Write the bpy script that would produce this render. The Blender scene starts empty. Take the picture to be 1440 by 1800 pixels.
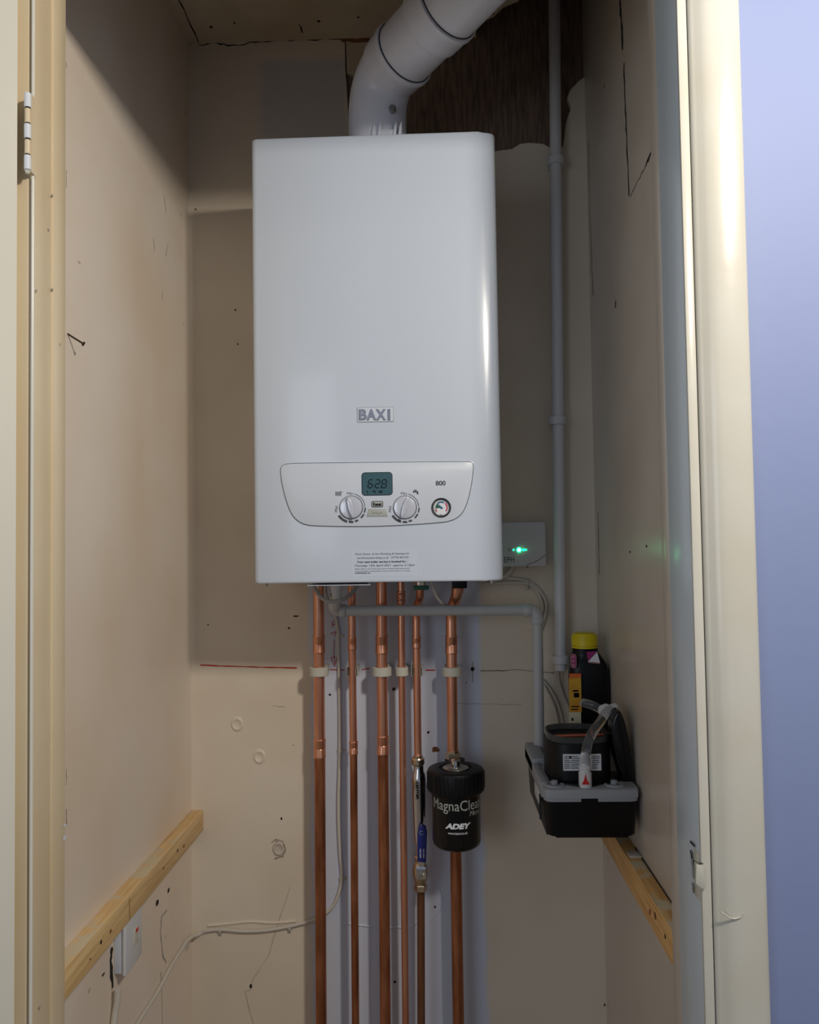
import bpy, bmesh, math, random
from mathutils import Vector, Matrix
random.seed(7)
SC = bpy.context.scene
COL = SC.collection
R = math.radians

# ---------------------------------------------------------------- camera model (metres, X right, Y into the cupboard, Z up)
F = 1440.0
EYE = Vector((0, 0, 1.3))
def _n(v): return v.normalized()
_d = _n(Vector((45 / F, -55 / F, 1)))
_u = Vector((-.0163, 1, 0)); _u = _n(_u - _d * _u.dot(_d))
_r = _u.cross(_d)
if _r.x < 0: _r = -_r
def ray(x, y):
    c = Vector(((x - 720) / F, (900 - y) / F, 1))
    return Vector((c.dot(_r), c.dot(_d), c.dot(_u)))
def P(x, y, Y):                      # sight line through (x, y) met with the plane at depth Y
    v = ray(x, y); return EYE + v * (Y / v.y)
def PX(x, y, X):                     # ... with the side plane at X
    v = ray(x, y); return EYE + v * (X / v.x)
def PZ(x, y, Z):
    v = ray(x, y); return EYE + v * ((Z - EYE.z) / v.z)

WALL = 1.80; XL = -.542; XR = .350; CEIL = 2.44; FRONT = 1.49; JX = .31; HEAD = 2.085

# ---------------------------------------------------------------- materials
def newmat(name):
    m = bpy.data.materials.new(name); m.use_nodes = True
    nt = m.node_tree; b = nt.nodes['Principled BSDF']
    return m, nt, b
def lin(c):
    return tuple(((v / 255) / 12.92 if v / 255 <= .04045 else ((v / 255 + .055) / 1.055) ** 2.4) for v in c) + (1,)
def mat(name, rgb, rough=.5, metal=0, var=0, vscale=8, stretch=(1, 1, 1), rgb2=None, bump=0, bscale=60, coat=0, spec=None, trans=0, emit=None, estr=0, ior=None):
    m, nt, b = newmat(name)
    c = lin(rgb)
    b.inputs['Base Color'].default_value = c
    b.inputs['Roughness'].default_value = rough
    b.inputs['Metallic'].default_value = metal
    if coat: b.inputs['Coat Weight'].default_value = coat; b.inputs['Coat Roughness'].default_value = .08
    if spec is not None: b.inputs['Specular IOR Level'].default_value = spec
    if trans: b.inputs['Transmission Weight'].default_value = trans
    if ior: b.inputs['IOR'].default_value = ior
    if emit: b.inputs['Emission Color'].default_value = lin(emit); b.inputs['Emission Strength'].default_value = estr
    if var or bump:
        g = nt.nodes.new('ShaderNodeNewGeometry')
        mp = nt.nodes.new('ShaderNodeMapping'); mp.inputs['Scale'].default_value = stretch
        nt.links.new(g.outputs['Position'], mp.inputs['Vector'])
    if var:
        nz = nt.nodes.new('ShaderNodeTexNoise'); nz.inputs['Scale'].default_value = vscale; nz.inputs['Detail'].default_value = 6
        nt.links.new(mp.outputs[0], nz.inputs['Vector'])
        cr = nt.nodes.new('ShaderNodeValToRGB')
        c2 = lin(rgb2) if rgb2 else tuple(v * (1 - var) for v in c[:3]) + (1,)
        cr.color_ramp.elements[0].position = .35; cr.color_ramp.elements[0].color = c2
        cr.color_ramp.elements[1].position = .65; cr.color_ramp.elements[1].color = c
        nt.links.new(nz.outputs['Fac'], cr.inputs[0]); nt.links.new(cr.outputs[0], b.inputs['Base Color'])
    if bump:
        n2 = nt.nodes.new('ShaderNodeTexNoise'); n2.inputs['Scale'].default_value = bscale; n2.inputs['Detail'].default_value = 5
        nt.links.new(mp.outputs[0], n2.inputs['Vector'])
        bp = nt.nodes.new('ShaderNodeBump'); bp.inputs['Strength'].default_value = bump; bp.inputs['Distance'].default_value = .01
        nt.links.new(n2.outputs['Fac'], bp.inputs['Height']); nt.links.new(bp.outputs[0], b.inputs['Normal'])
    return m

M = {}
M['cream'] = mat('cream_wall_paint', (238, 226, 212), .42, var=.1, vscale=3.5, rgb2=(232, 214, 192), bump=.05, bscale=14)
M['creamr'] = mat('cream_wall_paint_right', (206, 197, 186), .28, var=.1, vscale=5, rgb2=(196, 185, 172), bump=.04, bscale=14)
M['ceil'] = mat('stained_ceiling_paint', (212, 200, 180), .8, var=.3, vscale=5, rgb2=(188, 172, 146), bump=.15, bscale=30)
M['rough'] = mat('bare_scratched_brick', (146, 124, 108), .95, var=.5, vscale=38, stretch=(5, 5, .45), rgb2=(108, 92, 82), bump=.5, bscale=70)
M['void'] = mat('unlit_cavity_black', (14, 12, 11), 1)  # near-black colour stands in for the shade inside the ceiling hole
M['lav'] = mat('lavender_wall_paint', (134, 148, 190), .6, bump=.04, bscale=40)
M['gloss'] = mat('white_gloss_woodwork', (210, 208, 198), .2, var=.04, vscale=9, rgb2=(206, 202, 188), bump=.04, bscale=20)
M['lining'] = mat('grey_blue_gloss_lining', (204, 216, 226), .25, bump=.04, bscale=20)
M['jamb'] = mat('cream_gloss_jamb', (232, 216, 184), .3, var=.06, vscale=4, rgb2=(226, 206, 170), bump=.05, bscale=18)
M['door'] = mat('off_white_door_paint', (226, 222, 208), .3, bump=.03, bscale=20)
M['crack'] = mat('dark_crack', (34, 26, 22), 1)
M['filler'] = mat('plaster_filler', (200, 190, 176), .9, bump=.3, bscale=80)
M['pencil'] = mat('red_pencil', (186, 58, 46), .8)
M['pencild'] = mat('dark_red_pencil', (96, 54, 46), .8)
M['white'] = mat('white_enamel', (206, 216, 230), .24, coat=.3)
M['panel'] = mat('white_moulded_panel', (210, 218, 230), .34)
M['dark'] = mat('dark_gasket', (26, 28, 32), .5)
M['ink'] = mat('grey_ink', (66, 70, 76), .6)
M['black_ink'] = mat('black_ink', (8, 8, 11), .8, spec=.1)
M['lcd'] = mat('teal_lcd', (66, 98, 108), .16)
M['grey'] = mat('grey_plastic', (170, 174, 170), .5)
M['knob'] = mat('pearl_knob_plastic', (206, 210, 222), .2, metal=.15, coat=.5)
M['silver'] = mat('silvered_plastic', (158, 166, 190), .3, metal=.4)
M['chrome'] = mat('chrome', (215, 215, 218), .12, metal=1)
M['steel'] = mat('zinc_steel', (176, 174, 166), .35, metal=1)
M['brass'] = mat('nickel_brass', (204, 188, 164), .28, metal=1)
M['pvc'] = mat('white_pvc', (214, 216, 220), .35)
M['pvcg'] = mat('grey_white_pvc', (186, 188, 190), .4)
M['flue'] = mat('white_flue_enamel', (226, 229, 240), .28)
M['clip'] = mat('off_white_clip_plastic', (196, 194, 182), .55)
M['cable'] = mat('white_cable_sheath', (206, 200, 190), .5)
M['cableg'] = mat('grey_cable_sheath', (160, 158, 156), .5)
M['copper'] = mat('bright_copper', (232, 172, 142), .3, metal=.92, var=.2, vscale=9, stretch=(8, 8, 1), rgb2=(220, 150, 120))
M['oldcop'] = mat('tarnished_copper', (194, 130, 94), .36, metal=.85, var=.4, vscale=10, stretch=(6, 6, 1), rgb2=(146, 90, 60))
M['browncop'] = mat('brown_oxidised_copper', (132, 92, 68), .5, metal=.7, var=.4, vscale=12, stretch=(5, 5, 1), rgb2=(104, 68, 48))
M['black'] = mat('black_moulded_plastic', (12, 13, 16), .35, spec=.25)
M['blackm'] = mat('matt_black_plastic', (14, 15, 18), .45, spec=.25)
M['blackg'] = mat('gloss_black_plastic', (10, 11, 14), .14, spec=.4)
M['lgrey'] = mat('light_grey_moulding', (158, 162, 168), .45)
M['clear'] = mat('clear_vinyl', (235, 238, 240), .05, trans=.95, ior=1.3)
M['smoke'] = mat('smoked_clear_plastic', (120, 122, 124), .12, trans=.7, ior=1.3)
M['blue'] = mat('blue_vinyl_grip', (24, 34, 112), .35)
M['red'] = mat('red_plastic', (206, 34, 36), .4)
M['yellow'] = mat('yellow_cap_plastic', (222, 202, 24), .4)
M['orange'] = mat('orange_label', (222, 110, 40), .5)
M['amber'] = mat('amber_label', (214, 172, 50), .5, var=.3, vscale=30, rgb2=(204, 140, 40))
M['pale'] = mat('pale_label', (206, 204, 176), .5)
M['magenta'] = mat('magenta_label', (150, 36, 110), .5)
M['pink'] = mat('pink_label', (220, 160, 165), .5)
M['paper'] = mat('white_paper_label', (226, 230, 236), .5)
M['led'] = mat('green_led', (20, 220, 120), .3, emit=(0, 255, 120), estr=14)
M['ledw'] = mat('green_led_core', (180, 255, 220), .3, emit=(140, 255, 200), estr=40)
M['green'] = mat('green_plastic', (28, 92, 74), .5)
M['gblue'] = mat('gauge_blue', (36, 92, 140), .5)
M['gred'] = mat('gauge_red', (200, 70, 100), .5)
M['terra'] = mat('copper_offcut', (206, 120, 96), .35, metal=.7)
M['rust'] = mat('dark_steel_nail', (70, 58, 50), .5, metal=.7)
M['room'] = mat('room_floor_boards', (150, 136, 120), .7, var=.2, vscale=4)

def wood(name, a, b2, ax):
    m, nt, b = newmat(name)
    g = nt.nodes.new('ShaderNodeNewGeometry'); mp = nt.nodes.new('ShaderNodeMapping')
    mp.inputs['Scale'].default_value = (40, 2.2, 40)
    nt.links.new(g.outputs['Position'], mp.inputs['Vector'])
    nz = nt.nodes.new('ShaderNodeTexNoise'); nz.inputs['Scale'].default_value = 2.4; nz.inputs['Detail'].default_value = 7; nz.inputs['Distortion'].default_value = .6
    nt.links.new(mp.outputs[0], nz.inputs['Vector'])
    cr = nt.nodes.new('ShaderNodeValToRGB')
    cr.color_ramp.elements[0].position = .3; cr.color_ramp.elements[0].color = lin(b2)
    cr.color_ramp.elements[1].position = .62; cr.color_ramp.elements[1].color = lin(a)
    nt.links.new(nz.outputs['Fac'], cr.inputs[0])
    # plaster smears trodden into the upper face only
    sn = nt.nodes.new('ShaderNodeSeparateXYZ'); nt.links.new(g.outputs['True Normal'], sn.inputs[0])
    up = nt.nodes.new('ShaderNodeMath'); up.operation = 'GREATER_THAN'; up.inputs[1].default_value = .9; nt.links.new(sn.outputs['Z'], up.inputs[0])
    n5 = nt.nodes.new('ShaderNodeTexNoise'); n5.inputs['Scale'].default_value = 16; n5.inputs['Detail'].default_value = 4; nt.links.new(g.outputs['Position'], n5.inputs['Vector'])
    c5 = nt.nodes.new('ShaderNodeValToRGB'); c5.color_ramp.elements[0].position = .46; c5.color_ramp.elements[1].position = .54; nt.links.new(n5.outputs['Fac'], c5.inputs[0])
    mu = nt.nodes.new('ShaderNodeMath'); mu.operation = 'MULTIPLY'; nt.links.new(c5.outputs[0], mu.inputs[0]); nt.links.new(up.outputs[0], mu.inputs[1])
    mx = nt.nodes.new('ShaderNodeMix'); mx.data_type = 'RGBA'; nt.links.new(mu.outputs[0], mx.inputs[0]); nt.links.new(cr.outputs[0], mx.inputs[6]); mx.inputs[7].default_value = lin((214, 198, 166))
    nt.links.new(mx.outputs[2], b.inputs['Base Color'])
    b.inputs['Roughness'].default_value = .62
    return m
M['wood'] = wood('planed_pine', (232, 200, 146), (208, 168, 110), 1)
M['woodp'] = mat('plaster_smeared_pine', (206, 182, 138), .8, var=.3, vscale=24, rgb2=(178, 144, 92))
M['woodr'] = wood('orange_pine', (226, 182, 118), (196, 146, 84), 1)
M['knot'] = mat('pine_knot', (126, 78, 44), .7)

# back wall paint: cream with a band of lavender-white primer below the boiler and a grey patch of fresh plaster top left
def backwall_mat():
    m, nt, b = newmat('patched_back_wall_paint')
    N = nt.nodes; L = nt.links
    g = N.new('ShaderNodeNewGeometry'); s = N.new('ShaderNodeSeparateXYZ'); L.new(g.outputs['Position'], s.inputs[0])
    nz = N.new('ShaderNodeTexNoise'); nz.inputs['Scale'].default_value = 9; nz.inputs['Detail'].default_value = 6
    L.new(g.outputs['Position'], nz.inputs['Vector'])
    def math_(op, a, b_=None, c=None):
        n = N.new('ShaderNodeMath'); n.operation = op
        for i, v in enumerate((a, b_, c)):
            if v is None: continue
            if isinstance(v, (int, float)): n.inputs[i].default_value = v
            else: L.new(v, n.inputs[i])
        return n.outputs[0]
    w = math_('MULTIPLY', math_('SUBTRACT', nz.outputs['Fac'], .5), .03)
    X = math_('ADD', s.outputs['X'], w); Z = math_('ADD', s.outputs['Z'], w)
    def step(v, edge, soft, up=True):
        n = N.new('ShaderNodeMapRange'); n.clamp = True
        n.inputs['From Min'].default_value = edge - soft; n.inputs['From Max'].default_value = edge + soft
        n.inputs['To Min'].default_value = 0 if up else 1; n.inputs['To Max'].default_value = 1 if up else 0
        L.new(v, n.inputs['Value']); return n.outputs[0]
    def box(x0, x1, z0, z1, sx, sz):
        return math_('MULTIPLY', math_('MULTIPLY', step(X, x0, sx), step(X, x1, sx, False)), math_('MULTIPLY', step(Z, z0, sz), step(Z, z1, sz, False)))
    def mix(f, a, b_):
        n = N.new('ShaderNodeMix'); n.data_type = 'RGBA'
        L.new(f, n.inputs[0])
        for sock, v in ((6, a), (7, b_)):
            if isinstance(v, tuple): n.inputs[sock].default_value = v
            else: L.new(v, n.inputs[sock])
        return n.outputs[2]
    n2 = N.new('ShaderNodeTexNoise'); n2.inputs['Scale'].default_value = 4; n2.inputs['Detail'].default_value = 5
    L.new(g.outputs['Position'], n2.inputs['Vector'])
    base = mix(step(n2.outputs['Fac'], .5, .15), lin((220, 207, 188)), lin((230, 219, 202)))
    x0 = P(546, 1200, WALL).x; x1 = P(846, 1250, WALL).x
    c = mix(box(x0, x1, -1, 1.28, .006, .03), base, lin((206, 212, 228)))
    c = mix(box(P(455, 150, WALL).x, P(612, 150, WALL).x, P(530, 240, WALL).z - .1, P(530, 105, WALL).z, .012, .012), c, lin((206, 202, 200)))
    L.new(c, b.inputs['Base Color']); b.inputs['Roughness'].default_value = .55
    n3 = N.new('ShaderNodeTexNoise'); n3.inputs['Scale'].default_value = 12; n3.inputs['Detail'].default_value = 4
    L.new(g.outputs['Position'], n3.inputs['Vector'])
    bp = N.new('ShaderNodeBump'); bp.inputs['Strength'].default_value = .12; bp.inputs['Distance'].default_value = .01
    L.new(n3.outputs['Fac'], bp.inputs['Height']); L.new(bp.outputs[0], b.inputs['Normal'])
    return m
M['back'] = backwall_mat()

# ---------------------------------------------------------------- mesh collector
class MB:
    def __init__(s): s.v = []; s.f = []; s.m = []; s.mats = []
    def mi(s, m):
        if m not in s.mats: s.mats.append(m)
        return s.mats.index(m)
    def add(s, vs, fs, m):
        o = len(s.v); i = s.mi(m)
        s.v += [Vector(p) for p in vs]
        for f in fs: s.f.append([o + k for k in f]); s.m.append(i)
        return s
    def addbm(s, bm, m):
        bm.verts.index_update()
        s.add([v.co.copy() for v in bm.verts], [[v.index for v in f.verts] for f in bm.faces], m); bm.free(); return s
    def box(s, x0, x1, y0, y1, z0, z1, m, bev=0, seg=2):
        bm = bmesh.new(); bmesh.ops.create_cube(bm, size=1)
        for v in bm.verts:
            v.co = Vector((x0 + (v.co.x + .5) * (x1 - x0), y0 + (v.co.y + .5) * (y1 - y0), z0 + (v.co.z + .5) * (z1 - z0)))
        if bev: bmesh.ops.bevel(bm, geom=bm.edges[:], offset=bev, segments=seg, affect='EDGES', profile=.5)
        return s.addbm(bm, m)
    def cyl(s, p0, p1, r0, m, r1=None, seg=32, bev=0):
        p0 = Vector(p0); p1 = Vector(p1); L_ = (p1 - p0).length
        r1 = r0 if r1 is None else r1
        pr = [(0, 0), (r0 - bev, 0), (r0, bev), (r1, L_ - bev), (r1 - bev, L_), (0, L_)] if bev else [(0, 0), (r0, 0), (r1, L_), (0, L_)]
        return s.lathe(p0, p1 - p0, pr, m, seg)
    def lathe(s, org, axis, prof, m, seg=32, a0=0, a1=360, scale=(1, 1)):
        q = Vector(axis).normalized().to_track_quat('Z', 'Y').to_matrix()
        org = Vector(org); full = abs(a1 - a0) >= 360
        n = seg if full else seg + 1
        vs = []; ring = []
        for (r, h) in prof:
            if r < 1e-7: ring.append([len(vs)]); vs.append(org + q @ Vector((0, 0, h)))
            else:
                ring.append(list(range(len(vs), len(vs) + n)))
                for k in range(n):
                    a = R(a0 + (a1 - a0) * k / seg)
                    vs.append(org + q @ Vector((r * math.cos(a) * scale[0], r * math.sin(a) * scale[1], h)))
        fs = []
        for A, B in zip(ring, ring[1:]):
            for k in range(n if full else n - 1):
                k2 = (k + 1) % n
                if len(A) == 1 and len(B) == 1: continue
                if len(A) == 1: fs.append([A[0], B[k2], B[k]])
                elif len(B) == 1: fs.append([A[k], A[k2], B[0]])
                else: fs.append([A[k], A[k2], B[k2], B[k]])
        return s.add(vs, fs, m)
    def tube(s, pts, r, m, seg=12, sub=6, smooth=True, rad=None):
        pts = [Vector(p) for p in pts]
        if smooth and len(pts) > 2:
            out = []
            for i in range(len(pts) - 1):
                a = pts[max(i - 1, 0)]; b = pts[i]; c = pts[i + 1]; d = pts[min(i + 2, len(pts) - 1)]
                for k in range(sub):
                    t = k / sub
                    out.append(.5 * ((2 * b) + (c - a) * t + (2 * a - 5 * b + 4 * c - d) * t * t + (-a + 3 * b - 3 * c + d) * t ** 3))
            out.append(pts[-1]); pts = out
        T = [(pts[min(i + 1, len(pts) - 1)] - pts[max(i - 1, 0)]).normalized() for i in range(len(pts))]
        nrm = T[0].orthogonal().normalized(); vs = []; fs = []
        for i, p in enumerate(pts):
            nrm = (nrm - T[i] * nrm.dot(T[i])).normalized(); bn = T[i].cross(nrm)
            for k in range(seg):
                a = 2 * math.pi * k / seg
                vs.append(p + (nrm * math.cos(a) + bn * math.sin(a)) * r)
        for i in range(len(pts) - 1):
            for k in range(seg):
                k2 = (k + 1) % seg
                fs.append([i * seg + k, i * seg + k2, (i + 1) * seg + k2, (i + 1) * seg + k])
        fs.append(list(range(seg))[::-1]); fs.append([(len(pts) - 1) * seg + k for k in range(seg)])
        return s.add(vs, fs, m)
    def prism(s, poly, off, m, bev=0, seg=2):        # closed 3-D outline swept by the vector off
        bm = bmesh.new(); off = Vector(off)
        a = [bm.verts.new(Vector(p)) for p in poly]; b = [bm.verts.new(Vector(p) + off) for p in poly]
        n = len(poly)
        bm.faces.new(a); top = bm.faces.new(b[::-1])
        for k in range(n): bm.faces.new([a[k], b[k], b[(k + 1) % n], a[(k + 1) % n]])
        bmesh.ops.recalc_face_normals(bm, faces=bm.faces[:])
        if bev:
            es = [e for e in bm.edges if all(v in b for v in e.verts)]
            bmesh.ops.bevel(bm, geom=es, offset=bev, segments=seg, affect='EDGES', profile=.5)
        return s.addbm(bm, m)
    def ribbon(s, pts, nrm, w, m, jit=0, lift=.0006, sub=4, taper=False):
        nrm = Vector(nrm); pts = [Vector(p) for p in pts]; out = []
        for a, b in zip(pts, pts[1:]):
            for k in range(sub): out.append(a.lerp(b, k / sub))
        out.append(pts[-1]); vs = []; fs = []
        for i, p in enumerate(out):
            t = (out[min(i + 1, len(out) - 1)] - out[max(i - 1, 0)]).normalized(); sd = t.cross(nrm).normalized()
            j = sd * random.uniform(-jit, jit)
            ww = w * (random.uniform(.45, 1.15) if jit else 1)
            if taper: ww *= max(.1, 1 - i / (len(out) - 1))
            vs += [p + j + sd * ww / 2 + nrm * lift, p + j - sd * ww / 2 + nrm * lift]
        for i in range(len(out) - 1): fs.append([2 * i, 2 * i + 1, 2 * i + 3, 2 * i + 2])
        return s.add(vs, fs, m)
    def blob(s, c, nrm, rx, rz, m, lift=.0007, n=14, jit=.2):   # small flat irregular mark or hole lying on a surface
        nrm = Vector(nrm); c = Vector(c); up = Vector((0, 0, 1)); sd = up.cross(nrm).normalized() if abs(nrm.z) < .9 else Vector((1, 0, 0))
        if abs(nrm.z) > .9: up = Vector((0, 1, 0))
        vs = [c + nrm * lift + (sd * rx * math.cos(2 * math.pi * k / n) + up * rz * math.sin(2 * math.pi * k / n)) * random.uniform(1 - jit, 1 + jit) for k in range(n)]
        return s.add(vs, [list(range(n))], m)
    def build(s, name, parent=None, loc=None, angle=35, flat=False):
        me = bpy.data.meshes.new(name)
        o = Vector(parent.get('_o', (0, 0, 0))) if parent else Vector(loc or (0, 0, 0))
        me.from_pydata([v - o for v in s.v], [], s.f)
        for m in s.mats: me.materials.append(m)
        me.polygons.foreach_set('material_index', s.m)
        bm = bmesh.new(); bm.from_mesh(me); bmesh.ops.recalc_face_normals(bm, faces=bm.faces[:]); bm.to_mesh(me); bm.free()
        me.polygons.foreach_set('use_smooth', [not flat] * len(me.polygons))
        me.set_sharp_from_angle(angle=R(angle))
        me.update()
        ob = bpy.data.objects.new(name, me); COL.objects.link(ob)
        ob['_o'] = tuple(o)
        if parent: ob.parent = parent
        else: ob.location = o
        return ob

def tag(o, label=None, cat=None, group=None, kind=None):
    if label: o['label'] = label
    if cat: o['category'] = cat
    if group: o['group'] = group
    if kind: o['kind'] = kind
    return o
def thing(name, loc, label, cat, group=None):
    o = bpy.data.objects.new(name, None); COL.objects.link(o); o.empty_display_size = .02
    o.location = loc; o['_o'] = tuple(loc)
    return tag(o, label, cat, group)
def struct(mb, name, **k): return tag(mb.build(name, **k), kind='structure')

# ---------------------------------------------------------------- lettering
def glyphs(txt, bold=0, ext=0):
    cu = bpy.data.curves.new('lettering', 'FONT'); cu.body = txt; cu.size = 1; cu.offset = bold; cu.extrude = ext; cu.resolution_u = 3
    ob = bpy.data.objects.new('lettering', cu); COL.objects.link(ob)
    dg = bpy.context.evaluated_depsgraph_get(); me = bpy.data.meshes.new_from_object(ob.evaluated_get(dg))
    vs = [v.co.copy() for v in me.vertices]; fs = [list(p.vertices) for p in me.polygons]
    bpy.data.objects.remove(ob); bpy.data.meshes.remove(me); bpy.data.curves.remove(cu)
    x0 = min(v.x for v in vs); x1 = max(v.x for v in vs); y0 = min(v.y for v in vs); y1 = max(v.y for v in vs)
    return [((v.x - x0) / (x1 - x0), (v.y - y0) / (y1 - y0), v.z) for v in vs], fs
def text(mb, txt, x0, y0, x1, y1, Y, m, bold=0, ext=.0003, shear=0, rot=0):   # fills the upright rectangle on the plane at depth Y
    a = P(x0, y1, Y); c = P(x1, y0, Y); W_ = c.x - a.x; H_ = c.z - a.z
    vs, fs = glyphs(txt, bold, .5)
    cx, cz = (a.x + c.x) / 2, (a.z + c.z) / 2; out = []
    for (u, v, w) in vs:
        if rot:                                       # rotated text: rectangle given is the rotated one
            X, Z = (v if rot > 0 else 1 - v), (1 - u if rot > 0 else u)
        else: X, Z = u, v
        out.append((a.x + X * W_ + (Z - .5) * H_ * shear, Y - ext * (w + .5), a.z + Z * H_))
    mb.add(out, fs, m)

def disc_poly(cx, cz, Y, r, n=40, sx=1, sz=1):
    return [(cx + r * sx * math.cos(2 * math.pi * k / n), Y, cz + r * sz * math.sin(2 * math.pi * k / n)) for k in range(n)]
def arc(mb, cx, cz, Y, r0, r1, a0, a1, m, t=.0004, n=14):
    o = [(cx + r1 * math.cos(R(a0 + (a1 - a0) * k / n)), Y, cz + r1 * math.sin(R(a0 + (a1 - a0) * k / n))) for k in range(n + 1)]
    i = [(cx + r0 * math.cos(R(a1 - (a1 - a0) * k / n)), Y, cz + r0 * math.sin(R(a1 - (a1 - a0) * k / n))) for k in range(n + 1)]
    mb.prism(o + i, (0, -t, 0), m)
def chaikin(pts, it=3):
    for _ in range(it):
        o = []
        for a, b in zip(pts, pts[1:] + pts[:1]):
            a = Vector(a); b = Vector(b); o += [a * .75 + b * .25, a * .25 + b * .75]
        pts = o
    return pts
def rrect(x0, x1, z0, z1, r, n=6):
    o = []
    for cx, cz, a in ((x1 - r, z1 - r, 0), (x0 + r, z1 - r, 90), (x0 + r, z0 + r, 180), (x1 - r, z0 + r, 270)):
        for k in range(n + 1):
            t = R(a + 90 * k / n); o.append((cx + r * math.cos(t), cz + r * math.sin(t)))
    return o
def prect(x0, y0, x1, y1, Y):        # world rectangle of a face-on detail
    a = P(x0, y1, Y); b = P(x1, y0, Y); return a.x, b.x, a.z, b.z

# ================================================================ THE SETTING
BY = (0, -1, 0)
mb = MB()
# bare brick behind, painted plaster skin in front of it with the broken opening at the top right
mb.box(XL - .06, XR + .06, WALL + .012, WALL + .08, -.0, 2.8, M['rough'])
W = lambda x, y: P(x, y, WALL)
edge = [(1040, 128), (1018, 142), (1003, 158), (997, 172), (1004, 190), (1000, 200), (995, 218), (993, 240), (990, 258), (972, 262), (955, 253), (930, 251), (915, 253), (900, 262), (876, 265), (860, 268), (820, 272), (700, 270), (640, 262), (616, 238), (612, 205), (609, 150), (607, 118), (606, 60)]
poly = [Vector((XL - .02, WALL, -.0)), Vector((XR + .02, WALL, -.0)), Vector((XR + .02, WALL, W(1040, 126).z))] + [W(*e) for e in edge]
poly[-1].z = CEIL + .01
poly.append(Vector((XL - .02, WALL, CEIL + .01)))
mb.prism(poly, (0, .012, 0), M['back'])
# plaster remnant beside the flue
mb.prism([W(608, 66), W(648, 66), W(640, 108), W(622, 131), W(610, 128)], (0, .012, 0), M['ceil'])
# cracks and marks
mb.ribbon([W(350, 80), W(375, 77), W(400, 80), W(440, 76), W(480, 72), W(540, 70), W(600, 68)], BY, .0035, M['crack'], .003)
mb.ribbon([W(600, 70), W(620, 71), W(650, 70)], BY, .012, M['knot'], .002)
mb.ribbon([W(352, 1169), W(400, 1171), W(460, 1173), W(522, 1174)], BY, .0030, M['pencil'], .0003)
mb.ribbon([W(580, 1177), W(606, 1178)], BY, .0022, M['pencil'])
mb.ribbon([W(636, 1177), W(650, 1175)], BY, .0022, M['pencil'])
mb.ribbon([W(748, 1178), W(765, 1178)], BY, .0026, M['pencil'])
mb.ribbon([W(845, 1179), W(885, 1179), W(905, 1177), W(938, 1180), W(975, 1183)], BY, .0016, M['pencild'], .0004)
for seg in ([(588, 1125), (587, 1148), (589, 1172)], [(582, 1156), (593, 1155), (588, 1172), (582, 1156)], [(581, 1114), (591, 1110), (595, 1120)], [(591, 1110), (588, 1118)], [(584, 1099), (592, 1096), (590, 1090), (584, 1094), (585, 1102)], [(588, 1084), (592, 1078)]):
    mb.ribbon([W(*p) for p in seg], BY, .0014, M['pencil'])
mb.ribbon([W(831, 1163), W(831, 1200)], BY, .0008, M['crack'])
mb.ribbon([W(790, 1236), W(850, 1237), W(918, 1239)], BY, .0012, M['cableg'], .0012)
mb.ribbon([W(480, 1241), W(500, 1242)], BY, .0012, M['cableg'], .001)
mb.ribbon([W(511, 1558), W(492, 1612), W(472, 1680), W(444, 1722), W(440, 1740), W(431, 1742), (W(436, 1765)), W(446, 1800), W(447, 1830)], BY, .0011, M['cableg'], .0006)
for (x, y, rx, rz) in ((831, 1176, 4.2, 4.2), (580, 1221, 3, 2.4), (692, 1211, 3, 4), (753, 1287, 2.6, 3), (694, 1726, 3, 3), (441, 1733, 3, 5), (487, 1480, 3, 2), (485, 1487, 2.4, 2.4), (495, 1439, 2, 3), (508, 1104, 3, 2), (520, 1083, 6, 1.5), (516, 1310, 1, 1), (765, 1594, 2.2, 2.4), (820, 1200, 1.2, 1.2), (344, 368, 2, 2), (414, 545, 2, 2), (324, 198, 1.6, 1.6), (366, 1098, 1.6, 1.6), (1066, 1584, 1.6, 3), (1063, 1766, 1.5, 3), (418, 605, 1.2, 3)):
    k = WALL / F * .8; mb.blob(W(x, y), BY, rx * k, rz * k, M['crack'])
mb.blob(W(765, 1317), BY, .008, .006, M['oldcop'], jit=.3)
for (x, y) in ((417, 1273), (456, 1330), (490, 1492)):      # filled screw holes, raised rings of filler
    q = W(x, y)
    mb.lathe(q + Vector((0, .0015, 0)), BY, [(.0, .0016), (.006, .0019), (.011, .0045), (.0145, .003), (.018, .0)], M['back'] if y < 1400 else M['filler'], 22, scale=(.9, 1.05))
mb.ribbon([W(478, 1480), W(486, 1474), W(498, 1478), W(503, 1492), (W(498, 1504)), W(484, 1508)], BY, .0014, M['crack'], .0006, lift=.004)
# old painted-over cable ridge
mb.tube([W(365, 1627), W(400, 1624), W(440, 1620), W(480, 1622), W(520, 1619)], .003, M['back'], 8)
mb.tube([W(600, 1622), W(650, 1628), W(700, 1630), W(728, 1626), W(745, 1605)], .0022, M['back'], 8)
mb.tube([W(772, 1560), W(778, 1585), W(770, 1605), W(755, 1618)], .0016, M['back'], 8)
struct(mb, 'wall_back', flat=True)

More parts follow.
